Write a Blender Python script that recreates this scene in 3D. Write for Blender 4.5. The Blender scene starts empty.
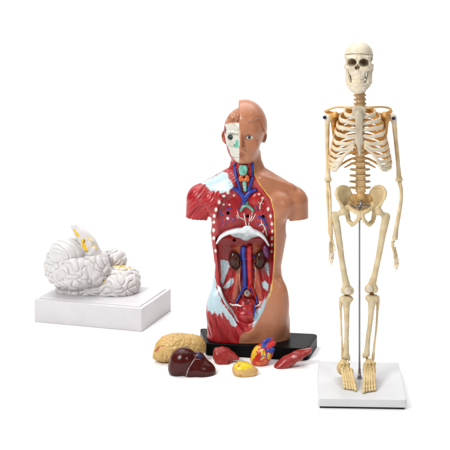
import bpy, bmesh, math, random
import numpy as np
random.seed(7)
RNG = np.random.default_rng(11)
SC = bpy.context.scene
COL = SC.collection
FOC = 1000.0        # focal length in reference pixels
CAMH = 0.931        # camera height above the table, metres


def lin(h, k=1.0):
    """sRGB 0-255 triple -> linear rgb times k"""
    c = np.array(h, float) / 255.0
    c = np.where(c <= 0.04045, c / 12.92, ((c + 0.055) / 1.055) ** 2.4)
    return tuple((c * k).tolist())


# ---------------------------------------------------------------- things and parts
class Thing:
    """An Empty at the thing's base; the local unit is (distance / FOC) metres."""
    def __init__(self, name, label, cat, px, py, group=None):
        self.D = FOC * CAMH / py
        self.s = self.D / FOC
        self.h = CAMH / self.s
        self.ox = px - 225.0
        o = bpy.data.objects.new(name, None)
        o.empty_display_size = 0.05
        COL.objects.link(o)
        o.location = (self.ox * self.s, self.D, 0)
        o['label'] = label
        o['category'] = cat
        if group:
            o['group'] = group
        self.root = o

    def P(self, px, py, d=0.0):
        k = 1 + d / FOC
        return np.array([(px - 225.0) * k - self.ox, d, self.h - py * k])

    def PL(self, pts):
        return [self.P(*p) for p in pts]

    def Q(self, V):
        k = 1 + V[:, 1] / FOC
        return 225 + (V[:, 0] + self.ox) / k, (self.h - V[:, 2]) / k

    def mesh(self, name, V, faces, mat, parent=None, smooth=True, colors=None, label=None):
        me = bpy.data.meshes.new(name)
        V = np.asarray(V, np.float32) * self.s
        F4 = np.asarray(faces) if not isinstance(faces, list) else None
        if F4 is not None:
            nf = len(F4)
            me.vertices.add(len(V))
            me.vertices.foreach_set('co', V.ravel())
            me.loops.add(nf * 4)
            me.loops.foreach_set('vertex_index', F4.astype(np.int32).ravel())
            me.polygons.add(nf)
            me.polygons.foreach_set('loop_start', np.arange(0, nf * 4, 4, dtype=np.int32))
            me.polygons.foreach_set('loop_total', np.full(nf, 4, np.int32))
            me.update(calc_edges=True)
            me.validate()
        else:
            me.from_pydata([tuple(v) for v in V.tolist()], [], faces)
        if smooth:
            me.polygons.foreach_set('use_smooth', np.ones(len(me.polygons), bool))
        if colors is not None:
            at = me.color_attributes.new('paint', 'FLOAT_COLOR', 'POINT')
            c = np.ones((len(V), 4), np.float32)
            c[:, :3] = colors
            at.data.foreach_set('color', c.ravel())
        me.materials.append(mat)
        o = bpy.data.objects.new(name, me)
        COL.objects.link(o)
        o.parent = parent or self.root
        if label:
            o['label'] = label
        return o


# ---------------------------------------------------------------- signed distance fields
def smin(a, b, k):
    if k <= 0:
        return np.minimum(a, b)
    h = np.maximum(k - np.abs(a - b), 0) / k
    return np.minimum(a, b) - h * h * k * 0.25


def smax(a, b, k):
    return -smin(-a, -b, k)


def rotm(rx=0, ry=0, rz=0):
    rx, ry, rz = map(math.radians, (rx, ry, rz))
    cx, sx, cy, sy, cz, sz = math.cos(rx), math.sin(rx), math.cos(ry), math.sin(ry), math.cos(rz), math.sin(rz)
    X = np.array([[1, 0, 0], [0, cx, -sx], [0, sx, cx]])
    Y = np.array([[cy, 0, sy], [0, 1, 0], [-sy, 0, cy]])
    Z = np.array([[cz, -sz, 0], [sz, cz, 0], [0, 0, 1]])
    return Z @ Y @ X


class Field:
    def __init__(self, lo, hi, vox):
        self.vox = vox
        self.lo = np.asarray(lo, float)
        n = np.ceil((np.asarray(hi, float) - self.lo) / vox).astype(int) + 1
        self.ax = [self.lo[i] + vox * np.arange(n[i]) for i in range(3)]
        self.D = np.full(tuple(n), 1e3, np.float32)

    def block(self, lo, hi):
        sl, g = [], []
        for i in range(3):
            a = max(0, int((lo[i] - self.lo[i]) / self.vox) - 1)
            b = min(self.D.shape[i], int((hi[i] - self.lo[i]) / self.vox) + 3)
            if b <= a:
                return None, None
            sl.append(slice(a, b))
            sh = [1, 1, 1]
            sh[i] = b - a
            g.append(self.ax[i][a:b].reshape(sh).astype(np.float32))
        return tuple(sl), g

    def op(self, fn, lo, hi, k=0.0, mode='add'):
        m = k + 2.5 * self.vox
        sl, g = self.block(np.asarray(lo) - m, np.asarray(hi) + m)
        if sl is None:
            return
        d = fn(*g)
        if mode == 'add':
            self.D[sl] = smin(self.D[sl], d, k)
        elif mode == 'sub':
            self.D[sl] = smax(self.D[sl], -d, k)

    # primitives
    def ell(self, c, r, rot=None, k=0.0, mode='add', cut=None):
        c = np.asarray(c, float)
        r = np.asarray(r, float)
        R = None if rot is None else np.asarray(rotm(*rot)).T
        def fn(X, Y, Z):
            x, y, z = X - c[0], Y - c[1], Z - c[2]
            if R is not None:
                x, y, z = (R[0, 0] * x + R[0, 1] * y + R[0, 2] * z, R[1, 0] * x + R[1, 1] * y + R[1, 2] * z,
                           R[2, 0] * x + R[2, 1] * y + R[2, 2] * z)
            k0 = np.sqrt((x / r[0]) ** 2 + (y / r[1]) ** 2 + (z / r[2]) ** 2)
            k1 = np.sqrt((x / r[0] ** 2) ** 2 + (y / r[1] ** 2) ** 2 + (z / r[2] ** 2) ** 2)
            d = k0 * (k0 - 1) / np.maximum(k1, 1e-6)
            d = np.where(k0 < 0.05, -r.min(), d)
            if cut is not None:
                d = np.maximum(d, cut(X, Y, Z))
            return d
        m = r.max() if rot is not None else r
        self.op(fn, c - m, c + m, k, mode)

    def cap(self, a, b, ra, rb=None, k=0.0, mode='add', cut=None):
        rb = ra if rb is None else rb
        a = np.asarray(a, float)
        b = np.asarray(b, float)
        ba = b - a
        L2 = max(float(ba @ ba), 1e-9)
        def fn(X, Y, Z):
            x, y, z = X - a[0], Y - a[1], Z - a[2]
            t = np.clip((x * ba[0] + y * ba[1] + z * ba[2]) / L2, 0, 1)
            d = np.sqrt((x - t * ba[0]) ** 2 + (y - t * ba[1]) ** 2 + (z - t * ba[2]) ** 2) - (ra + (rb - ra) * t)
            if cut is not None:
                d = np.maximum(d, cut(X, Y, Z))
            return d
        m = max(ra, rb)
        self.op(fn, np.minimum(a, b) - m, np.maximum(a, b) + m, k, mode)

    def tube(self, pts, rad, k=1.0, mode='add', smooth=4):
        pts, rad = spline(pts, rad, smooth)
        for i in range(len(pts) - 1):
            self.cap(pts[i], pts[i + 1], rad[i], rad[i + 1], k if i == 0 else min(k, 0.3), mode)

    def box(self, c, h, r=0.5, rot=None, k=0.0, mode='add'):
        c = np.asarray(c, float)
        h = np.asarray(h, float)
        R = None if rot is None else np.asarray(rotm(*rot)).T
        def fn(X, Y, Z):
            x, y, z = X - c[0], Y - c[1], Z - c[2]
            if R is not None:
                x, y, z = (R[0, 0] * x + R[0, 1] * y + R[0, 2] * z, R[1, 0] * x + R[1, 1] * y + R[1, 2] * z,
                           R[2, 0] * x + R[2, 1] * y + R[2, 2] * z)
            qx, qy, qz = np.abs(x) - h[0] + r, np.abs(y) - h[1] + r, np.abs(z) - h[2] + r
            out = np.sqrt(np.maximum(qx, 0) ** 2 + np.maximum(qy, 0) ** 2 + np.maximum(qz, 0) ** 2)
            return out + np.minimum(np.maximum(np.maximum(qx, qy), qz), 0) - r
        m = np.linalg.norm(h) if rot is not None else h
        self.op(fn, c - m, c + m, k, mode)

    def sample(self, p):
        """trilinear value at points p (n,3)"""
        g = (np.asarray(p, float) - self.lo) / self.vox
        n = np.array(self.D.shape)
        g = np.clip(g, 0, n - 1.001)
        i = g.astype(int)
        f = g - i
        out = 0
        for dx in (0, 1):
            for dy in (0, 1):
                for dz in (0, 1):
                    w = (f[:, 0] if dx else 1 - f[:, 0]) * (f[:, 1] if dy else 1 - f[:, 1]) * (f[:, 2] if dz else 1 - f[:, 2])
                    out = out + w * self.D[i[:, 0] + dx, i[:, 1] + dy, i[:, 2] + dz]
        return out

    def front(self, T, px, py, d0, d1, n=160):
        """depth of the first surface met from the front at a traced point"""
        ds = np.linspace(d0, d1, n)
        v = self.sample(np.array([T.P(px, py, d) for d in ds]))
        hit = np.nonzero(v < 0)[0]
        return None if len(hit) == 0 else float(ds[hit[0]])

    def nets(self):
        """naive surface nets: (vertices, quads)"""
        D, vox = self.D, self.vox
        S = D < 0
        nx, ny, nz = D.shape
        tot = np.zeros((nx - 1, ny - 1, nz - 1), np.int8)
        for dx in (0, 1):
            for dy in (0, 1):
                for dz in (0, 1):
                    tot += S[dx:nx - 1 + dx, dy:ny - 1 + dy, dz:nz - 1 + dz]
        cells = np.argwhere((tot > 0) & (tot < 8))
        idx = np.full(tot.shape, -1, np.int32)
        idx[cells[:, 0], cells[:, 1], cells[:, 2]] = np.arange(len(cells))
        acc = np.zeros((len(cells), 3))
        cnt = np.zeros(len(cells))
        cor = [(a, b, c) for a in (0, 1) for b in (0, 1) for c in (0, 1)]
        vals = {o: D[cells[:, 0] + o[0], cells[:, 1] + o[1], cells[:, 2] + o[2]].astype(float) for o in cor}
        for o in cor:
            for ax in range(3):
                if o[ax] == 0:
                    q = list(o)
                    q[ax] = 1
                    q = tuple(q)
                    a, b = vals[o], vals[q]
                    m = (a < 0) != (b < 0)
                    t = np.where(m, a / np.where(m, a - b, 1), 0)
                    p = np.array(o, float)[None, :].repeat(len(cells), 0)
                    p[:, ax] = t
                    acc += p * m[:, None]
                    cnt += m
        V = self.lo + (cells + acc / np.maximum(cnt, 1)[:, None]) * vox
        quads = []
        for ax in range(3):
            u, w = (ax + 1) % 3, (ax + 2) % 3
            a = [slice(None)] * 3
            b = [slice(None)] * 3
            a[ax] = slice(0, -1)
            b[ax] = slice(1, None)
            e = np.argwhere(S[tuple(a)] != S[tuple(b)])
            ok = (e[:, u] > 0) & (e[:, w] > 0) & (e[:, u] < D.shape[u] - 1) & (e[:, w] < D.shape[w] - 1)
            e = e[ok]
            if not len(e):
                continue
            def at(du, dw):
                c = e.copy()
                c[:, u] += du
                c[:, w] += dw
                return idx[c[:, 0], c[:, 1], c[:, 2]]
            q = np.stack([at(-1, -1), at(0, -1), at(0, 0), at(-1, 0)], 1)
            ins = S[e[:, 0], e[:, 1], e[:, 2]]
            q[~ins] = q[~ins][:, ::-1]
            quads.append(q)
        return V, np.concatenate(quads)


def normals(V, F):
    n = np.cross(V[F[:, 2]] - V[F[:, 0]], V[F[:, 3]] - V[F[:, 1]])
    N = np.zeros_like(V)
    for i in range(4):
        np.add.at(N, F[:, i], n)
    return N / np.maximum(np.linalg.norm(N, axis=1, keepdims=True), 1e-9)


def spline(pts, rad, n=6):
    """Catmull-Rom through the points"""
    pts = np.asarray(pts, float)
    if np.isscalar(rad):
        rad = [rad] * len(pts)
    rad = np.asarray(rad, float)
    if len(pts) < 3:
        return pts, rad
    p = np.vstack([2 * pts[0] - pts[1], pts, 2 * pts[-1] - pts[-2]])
    out, ro = [], []
    for i in range(1, len(p) - 2):
        for t in np.linspace(0, 1, n, endpoint=False):
            out.append(0.5 * (2 * p[i] + (p[i + 1] - p[i - 1]) * t + (2 * p[i - 1] - 5 * p[i] + 4 * p[i + 1] - p[i + 2]) * t * t
                              + (-p[i - 1] + 3 * p[i] - 3 * p[i + 1] + p[i + 2]) * t ** 3))
            ro.append(rad[i - 1] + (rad[i] - rad[i - 1]) * t)
    out.append(pts[-1])
    ro.append(rad[-1])
    return np.array(out), np.array(ro)


def sweep(pts, rad, n=6, sides=10, flat=1.0, up=(0, 0, 1)):
    """a capped tube; flat < 1 thins it across the up direction"""
    pts, rad = spline(pts, rad, n)
    up = np.asarray(up, float)
    V, F = [], []
    m = len(pts)
    for i in range(m):
        t = pts[min(i + 1, m - 1)] - pts[max(i - 1, 0)]
        t /= max(np.linalg.norm(t), 1e-9)
        u = up - t * (up @ t)
        if np.linalg.norm(u) < 0.15:
            u = np.array([1.0, 0, 0]) - t * t[0]
        u /= np.linalg.norm(u)
        w = np.cross(t, u)
        for j in range(sides):
            a = 2 * math.pi * j / sides
            V.append(pts[i] + rad[i] * (math.cos(a) * u + flat * math.sin(a) * w))
    for i in range(m - 1):
        for j in range(sides):
            k = (j + 1) % sides
            F.append((i * sides + j, i * sides + k, (i + 1) * sides + k, (i + 1) * sides + j))
    for e, off, sg in ((0, 0, -1), (m - 1, (m - 1) * sides, 1)):
        t = pts[min(e + 1, m - 1)] - pts[max(e - 1, 0)]
        t /= max(np.linalg.norm(t), 1e-9)
        ring = []
        for j in range(sides):
            V.append(pts[e] + 0.6 * (V[off + j] - pts[e]) + sg * t * rad[e] * 0.45 * flat)
            ring.append(len(V) - 1)
        for j in range(sides):
            k = (j + 1) % sides
            F.append((off + k, off + j, ring[j], ring[k]) if sg < 0 else (off + j, off + k, ring[k], ring[j]))
        F.append(tuple(ring if sg > 0 else ring[::-1]))
    return np.array(V), F


def merge(parts):
    V, F, o = [], [], 0
    for v, f in parts:
        V.append(np.asarray(v))
        F += [tuple(int(i) + o for i in q) for q in f]
        o += len(v)
    return np.vstack(V), F


def lathe(c, prof, sides=24):
    """prof: (radius, z) pairs from bottom to top"""
    V, F = [], []
    for r, z in prof:
        for j in range(sides):
            a = 2 * math.pi * j / sides
            V.append((c[0] + r * math.cos(a), c[1] + r * math.sin(a), c[2] + z))
    for i in range(len(prof) - 1):
        for j in range(sides):
            k = (j + 1) % sides
            F.append((i * sides + j, i * sides + k, (i + 1) * sides + k, (i + 1) * sides + j))
    F.append(tuple(range(sides))[::-1])
    F.append(tuple((len(prof) - 1) * sides + j for j in range(sides)))
    return np.array(V), F


def waves(K, n=14, seed=1, aniso=(1, 1, 1)):
    """sum of random plane waves of one wavelength: its zero set is a labyrinth, like the furrows of a brain"""
    r = np.random.default_rng(seed)
    k = r.normal(size=(n, 3))
    k /= np.linalg.norm(k, axis=1, keepdims=True)
    k *= K * r.uniform(0.8, 1.2, (n, 1)) * np.asarray(aniso)
    ph = r.uniform(0, 6.283, n)
    def f(X, Y, Z):
        s = 0
        for i in range(n):
            s = s + np.cos((k[i, 0] * X + k[i, 1] * Y + k[i, 2] * Z + ph[i]).astype(np.float32))
        return s / math.sqrt(n / 2)
    return f


# ---------------------------------------------------------------- painting the models
def poly_dist(px, py, pts):
    """signed distance to a polygon, negative inside"""
    pts = np.asarray(pts, float)
    d = np.full(px.shape, 1e9)
    ins = np.zeros(px.shape, bool)
    n = len(pts)
    for i in range(n):
        a, b = pts[i], pts[(i + 1) % n]
        e = b - a
        wx, wy = px - a[0], py - a[1]
        t = np.clip((wx * e[0] + wy * e[1]) / max(e @ e, 1e-9), 0, 1)
        d = np.minimum(d, (wx - t * e[0]) ** 2 + (wy - t * e[1]) ** 2)
        c = (a[1] <= py) != (b[1] <= py)
        with np.errstate(divide='ignore', invalid='ignore'):
            xi = a[0] + (py - a[1]) * e[0] / (e[1] if abs(e[1]) > 1e-9 else 1e-9)
        ins ^= c & (px < xi)
    d = np.sqrt(d)
    return np.where(ins, -d, d)


def line_dist(px, py, pts):
    pts = np.asarray(pts, float)
    d = np.full(px.shape, 1e9)
    for a, b in zip(pts[:-1], pts[1:]):
        e = b - a
        wx, wy = px - a[0], py - a[1]
        t = np.clip((wx * e[0] + wy * e[1]) / max(e @ e, 1e-9), 0, 1)
        d = np.minimum(d, (wx - t * e[0]) ** 2 + (wy - t * e[1]) ** 2)
    return np.sqrt(d)


class Paint:
    def __init__(self, T, V, base):
        self.px, self.py = T.Q(V)
        self.V = V
        self.C = np.tile(np.asarray(base, float), (len(V), 1))
        self.front = np.ones(len(V), bool)
        self.n1 = waves(0.9, 16, 5)(V[:, 0], V[:, 1], V[:, 2])
        self.n2 = waves(2.2, 16, 6)(V[:, 0], V[:, 1], V[:, 2])

    def lay(self, d, col, soft=0.5, rag=0.0, amt=1.0, everywhere=False):
        d = d + rag * (0.7 * self.n1 + 0.5 * self.n2)
        m = np.clip(0.5 - d / soft, 0, 1) * amt
        if not everywhere:
            m = m * self.front
        self.C = self.C * (1 - m[:, None]) + np.asarray(col)[None, :] * m[:, None]

    def poly(self, pts, col, **k):
        self.lay(poly_dist(self.px, self.py, pts), col, **k)

    def line(self, pts, w, col, **k):
        self.lay(line_dist(self.px, self.py, pts) - w, col, **k)

    def dot(self, x, y, rx, ry, col, **k):
        self.lay((np.hypot((self.px - x) / rx, (self.py - y) / ry) - 1) * min(rx, ry), col, **k)


# ---------------------------------------------------------------- materials
def material(name, color=None, rough=0.4, bump=0.0, bscale=60.0, vary=0.08, vscale=25.0, spec=0.5, coat=0.0, metal=0.0, sss=0.0,
             stretch=(1, 1, 1)):
    m = bpy.data.materials.new(name)
    m.use_nodes = True
    nt = m.node_tree
    N, L = nt.nodes, nt.links
    b = N['Principled BSDF']
    tc = N.new('ShaderNodeTexCoord')
    mp = N.new('ShaderNodeMapping')
    mp.inputs['Scale'].default_value = stretch
    L.new(tc.outputs['Object'], mp.inputs['Vector'])
    nz = N.new('ShaderNodeTexNoise')
    nz.inputs['Scale'].default_value = vscale
    nz.inputs['Detail'].default_value = 6
    L.new(mp.outputs['Vector'], nz.inputs['Vector'])
    if color is None:
        at = N.new('ShaderNodeAttribute')
        at.attribute_name = 'paint'
        src = at.outputs['Color']
    else:
        rgb = N.new('ShaderNodeRGB')
        rgb.outputs[0].default_value = (*color, 1)
        src = rgb.outputs[0]
    mr = N.new('ShaderNodeMapRange')
    mr.inputs['From Min'].default_value = 0.3
    mr.inputs['From Max'].default_value = 0.7
    mr.inputs['To Min'].default_value = 1 - vary
    mr.inputs['To Max'].default_value = 1 + vary
    L.new(nz.outputs['Fac'], mr.inputs['Value'])
    mx = N.new('ShaderNodeVectorMath')
    mx.operation = 'SCALE'
    L.new(src, mx.inputs[0])
    L.new(mr.outputs['Result'], mx.inputs['Scale'])
    L.new(mx.outputs['Vector'], b.inputs['Base Color'])
    rr = N.new('ShaderNodeMapRange')
    rr.inputs['To Min'].default_value = max(rough - 0.08, 0.02)
    rr.inputs['To Max'].default_value = min(rough + 0.08, 1)
    L.new(nz.outputs['Fac'], rr.inputs['Value'])
    L.new(rr.outputs['Result'], b.inputs['Roughness'])
    b.inputs['Specular IOR Level'].default_value = spec
    b.inputs['Metallic'].default_value = metal
    b.inputs['Coat Weight'].default_value = coat
    b.inputs['Coat Roughness'].default_value = 0.15
    if sss > 0:
        b.inputs['Subsurface Weight'].default_value = sss
        b.inputs['Subsurface Radius'].default_value = (1.0, 0.6, 0.3)
        b.inputs['Subsurface Scale'].default_value = 0.004
    if bump > 0:
        n2 = N.new('ShaderNodeTexNoise')
        n2.inputs['Scale'].default_value = bscale
        n2.inputs['Detail'].default_value = 5
        L.new(mp.outputs['Vector'], n2.inputs['Vector'])
        bp = N.new('ShaderNodeBump')
        bp.inputs['Strength'].default_value = bump
        bp.inputs['Distance'].default_value = 0.002
        L.new(n2.outputs['Fac'], bp.inputs['Height'])
        L.new(bp.outputs['Normal'], b.inputs['Normal'])
    return m


M = {
    'bone': material('bone_plastic', None, 0.42, 0.25, 160, 0.12, 60, 0.4),
    'paint': material('painted_plastic', None, 0.33, 0.12, 120, 0.07, 45, 0.5),
    'white': material('white_plastic', None, 0.4, 0.12, 120, 0.03, 30, 0.45),
    'chrome': material('steel_rod', lin((150, 150, 155)), 0.3, 0, 1, 0.05, 80, 0.5, 0, 1.0),
    'screw': material('blue_black_screw', lin((20, 26, 62), 1.0), 0.35, 0.2, 200, 0.1),
    'gap': material('shadow_black', lin((25, 25, 25)), 0.7),
    'black': material('gloss_black_plinth', lin((13, 13, 14)), 0.36, 0.05, 60, 0.1, 20, 0.08),
    'liver': material('dark_liver_plastic', None, 0.24, 0.05, 60, 0.12, 25, 0.3),
}
# ================================================================ skeleton on its stand
IV = lin((227, 208, 171), 0.86)      # ivory bone
TAN = lin((216, 174, 112), 0.78)
AMB = lin((220, 156, 70), 0.84)      # the amber plastic of the back ribs and shoulder blades
PALE = lin((225, 213, 192), 0.80)
S = Thing('skeleton_model', 'standing ivory model skeleton held by a thin steel rod on a flat white square base', 'skeleton', 359.5, 388)
P = S.P


def bounds(pts, r):
    a = np.array(pts)
    return a.min(0) - r, a.max(0) + r


def bone_cols(V, base, alt=None, seed=3, amt=0.35, k=0.5):
    n = waves(k, 14, seed)(V[:, 0], V[:, 1], V[:, 2])
    m = np.clip(0.5 + 0.4 * n, 0, 1)[:, None] * amt
    return np.asarray(base)[None] * (1 - m) + np.asarray(alt if alt is not None else TAN)[None] * m


def bone(name, f, base=IV, alt=None, parent=None, label=None, amt=0.35, paint=None, mat='bone'):
    near = np.abs(f.D) < 3
    X_, Y_, Z_ = [f.ax[i].reshape([-1 if j == i else 1 for j in range(3)]) for i in range(3)]
    f.D = f.D + np.where(near, 0.05 * waves(0.45, 10, 31)(X_, Y_, Z_) + 0.035 * waves(1.5, 10, 32)(X_, Y_, Z_), 0).astype(np.float32)
    V, F = f.nets()
    c = bone_cols(V, base, alt, amt=amt)
    if paint:
        c = paint(V, c)
    return S.mesh(name, V, F, M[mat], parent, colors=c, label=label)


def swept(name, V, F, base=IV, parent=None, label=None, alt=None, amt=0.35):
    return S.mesh(name, V, F, M['bone'], parent, colors=bone_cols(np.asarray(V), base, alt, amt=amt), label=label)


# ---- stand
def stand():
    w, dp, r = 42.0, 49.5, 2.2
    au, an = math.radians(-2.2), math.radians(-5.6)
    U, Nv = np.array([math.cos(au), math.sin(au)]), np.array([-math.sin(an), math.cos(an)])
    def slab(name, prof, mat, col, par=None):
        V, F = [], []
        for ins, z in prof:
            for sx, sy, t0 in ((-1, -1, 180), (1, -1, 270), (1, 1, 0), (-1, 1, 90)):
                for q in range(5):
                    t = math.radians(t0 + 22.5 * q)
                    p = U * (sx * (w - r) + (r - ins) * math.cos(t)) + Nv * (sy * (dp - r) + (r - ins) * math.sin(t))
                    V.append((p[0] + 0.2, p[1] - 3.2, z))
        n, m = 20, len(prof)
        for i in range(m - 1):
            for j in range(n):
                k = (j + 1) % n
                F.append((i * n + j, i * n + k, (i + 1) * n + k, (i + 1) * n + j))
        F.append(tuple(range(n))[::-1])
        F.append(tuple((m - 1) * n + j for j in range(n)))
        return S.mesh(name, V, F, mat, par, smooth=False, colors=np.tile(col, (len(V), 1)))
    z0, z1, b = 2.0, 9.8, 0.8
    o = slab('stand_base', ((b, z0), (0, z0 + b), (0, z1 - b), (b * .35, z1 - b * .3), (b, z1)), M['white'], lin((236, 236, 238), 0.70))
    slab('shadow_pad', ((2.2, 0), (2.0, 0.2), (2.0, 2.6)), M['gap'], lin((25, 25, 25)), o)  # added black pad that stands in for the shadow under the base
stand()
v, f = lathe((0, 0, 9.8), [(2.0, 0), (2.0, 2.2), (1.7, 2.8), (1.25, 3.0), (1.25, 9.5), (0.95, 10.4), (0.92, 172), (0.8, 176)], 20)
S.mesh('support_rod', v, f, M['chrome'])
v, f = lathe((0, 0, 9.8), [(2.9, 0), (2.9, 0.5), (2.6, 0.8)], 20)
S.mesh('rod_washer', v, f, M['chrome'])

# ---- skull
SK = P(358.6, 58.9, -2)
YAW = math.radians(-11)
def sk(u, v_, w):
    return SK + np.array([u * math.cos(YAW) - v_ * math.sin(YAW), u * math.sin(YAW) + v_ * math.cos(YAW), w])
yr = (0, 0, -11)
f = Field(SK + [-19, -23, -24], SK + [19, 26, 20], 0.34)
f.ell(sk(0, 4.5, 3.5), (14.3, 17.5, 13.6), yr)
f.ell(sk(0, 0.5, 1.5), (13.0, 14.3, 11.5), yr, 2)
f.ell(sk(0, 14, 0), (11.5, 9, 10.5), yr, 3)
f.ell(sk(0, 6, -9.5), (9.5, 10.5, 8.5), yr, 2.5)
f.cap(sk(-6.4, -2.5, -12), sk(-6.8, -1.5, -20.5), 2.6, 2.2, 1)
f.cap(sk(6, -1, -12), sk(6.4, 0, -19), 1.4, 1.0, 1)
f.cap(sk(-9, -11.0, 1.6), sk(-2, -13.4, 1.4), 1.8, 2.0, 1.6)
f.cap(sk(9, -11.0, 1.6), sk(2, -13.4, 1.4), 1.8, 2.0, 1.6)
f.cap(sk(-11.2, -7.5, 2), sk(-11.6, -7, -6.5), 1.5, 1.7, 1.5)
f.cap(sk(11.2, -7.5, 2), sk(11.6, -7, -6.5), 1.5, 1.7, 1.5)
f.box(sk(0, -7.5, -9.5), (7.0, 5.0, 7.5), 3.0, yr, 2.5)
f.ell(sk(0, -8.2, -14.2), (7.9, 6.0, 4.2), yr, 2)
for s_ in (-1, 1):
    f.tube([sk(s_ * 4.5, -11.2, -8.3), sk(s_ * 8.6, -10.2, -8.4), sk(s_ * 11.8, -6, -8), sk(s_ * 13.6, 0, -7.6), sk(s_ * 13.6, 7, -6.6)],
           [1.9, 2.5, 2.2, 1.3, 1.3], 1.3)
    f.cap(sk(s_ * 8.8, -9.4, -9), sk(s_ * 6.4, -9.0, -13), 2.2, 1.8, 1.5)
    f.ell(sk(s_ * 12.0, 9.5, -10), (2.3, 3.2, 5.2), yr, 2)
    f.ell(sk(s_ * 15.2, -4.5, 0), (2.6, 5.5, 5.5), yr, 1.8, 'sub')
    f.ell(sk(s_ * 11.6, -1.5, -2.2), (2.6, 4.6, 5.2), yr, 1.4, 'sub')
f.cap(sk(0, -12.6, 0.5), sk(0, -14.6, -4.6), 1.6, 1.3, 1.5)
for s_ in (-1, 1):
    f.ell(sk(s_ * 5.9, -12.2, -2.9), (4.7, 11.0, 4.1), (0, s_ * 14, -11), 0.55, 'sub')
    f.ell(sk(s_ * 5.0, -9.5, -3.0), (3.7, 13.0, 3.3), yr, 0.8, 'sub')
    f.ell(sk(s_ * 4.6, -14.2, -11.6), (1.9, 1.9, 2.2), yr, 1.4, 'sub')
    f.ell(sk(s_ * 9.2, -12.6, -12.4), (1.6, 2.6, 2.2), yr, 1.4, 'sub')
    f.ell(sk(s_ * 1.05, -14, -8.2), (1.5, 7.5, 2.2), (0, s_ * 10, 0), 0.5, 'sub')
f.ell(sk(0, -14, -6.6), (1.2, 5, 2.4), yr, 0.5, 'sub')
f.cap(sk(0, -12.6, -9.6), sk(0, -14.2, -10.2), 0.6, 0.4, 0.6)
# saw line of the removable cap
def seam(X, Y, Z):
    c = SK
    u = (X - c[0]) * math.cos(YAW) + (Y - c[1]) * math.sin(YAW)
    vv = -(X - c[0]) * math.sin(YAW) + (Y - c[1]) * math.cos(YAW)
    return np.maximum(np.abs(Z - c[2] - 6.4 - 0.05 * vv + 0.012 * u * u) - 0.12, -(np.sqrt((u / 14.0) ** 2 + ((vv - 4) / 17.2) ** 2 + ((Z - c[2] - 3.5) / 13.4) ** 2) - 0.975) * 14)
f.op(seam, SK + [-18, -20, 2], SK + [18, 25, 10], 0.5, 'sub')
f.ell(sk(0, 2, -17), (3.6, 12, 6), yr, 1, 'sub')          # palate
def skull_paint(V, c):
    x, y, z = V[:, 0] - SK[0], V[:, 1] - SK[1], V[:, 2] - SK[2]
    u = x * math.cos(YAW) + y * math.sin(YAW)
    vv = -x * math.sin(YAW) + y * math.cos(YAW)
    g = (np.exp(-((z - 6.4 - 0.05 * vv + 0.012 * u * u) / 0.38) ** 2) * 0.75 * (np.hypot(u, vv - 4) > 8))[:, None]
    return c * (1 - g) + np.asarray(lin((140, 100, 74), 0.6)) * g
skull = bone('skull', f, PALE, IV, paint=skull_paint)
def teeth(par, z0, z1, rad, dep, ycen, nm):
    f = Field(SK + [-9, -18, -26], SK + [9, 2, -12], 0.22)
    n = 11
    for i in range(n):
        t = math.radians(-80 + 160 * i / (n - 1))
        u, vv = rad * math.sin(t), ycen - dep * math.cos(t)
        big = 0.95 if abs(i - 5) < 2 else 0.8
        a, b = sk(u, vv, z0), sk(u * 0.97, vv + 0.1, z1)
        f.cap(a, b, big * 0.85, big, 0.65)
    V, F = f.nets()
    S.mesh(nm, V, F, M['bone'], par, colors=bone_cols(V, lin((232, 220, 196), 0.84), IV, amt=0.4))
teeth(skull, -15.4, -18.7, 6.2, 6.0, -7.7, 'upper_teeth')

# ---- jaw
f = Field(SK + [-17, -20, -37], SK + [17, 16, -5], 0.34)
for s_ in (-1, 1):
    f.tube([sk(s_ * 11.8, 4.5, -10), sk(s_ * 11.3, 2.4, -16), sk(s_ * 10.6, 1.2, -22.8)], [1.6, 2.2, 2.5], 0.8)
    f.tube([sk(s_ * 10.9, -4.2, -10), sk(s_ * 9.8, -5.0, -18), sk(s_ * 8.8, -6.0, -24.0)], [1.5, 2.0, 2.8], 1.0)
    f.ell(sk(s_ * 11.2, -0.6, -20), (1.5, 4.4, 5.0), yr, 1.5)
    f.tube([sk(s_ * 10.6, 1.0, -23.4), sk(s_ * 8.4, -6, -26.6), sk(s_ * 4.6, -12.0, -29.6), sk(0, -13.6, -30.6)], [2.4, 2.5, 2.6, 2.7], 1.2)
    f.tube([sk(s_ * 9.5, -3, -24.5), sk(s_ * 6.6, -9.3, -25), sk(0, -12.3, -25.4)], [1.7, 2.0, 2.2], 1.8)
f.ell(sk(0, -13.4, -31.4), (4.2, 2.6, 2.2), yr, 1.5)
f.box(sk(0, -12, -28), (4.5, 1.6, 3), 1.4, yr, 2)
jaw = bone('jaw', f, PALE, IV)
teeth(jaw, -23.4, -20.0, 5.9, 5.6, -7.5, 'lower_teeth')

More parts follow.
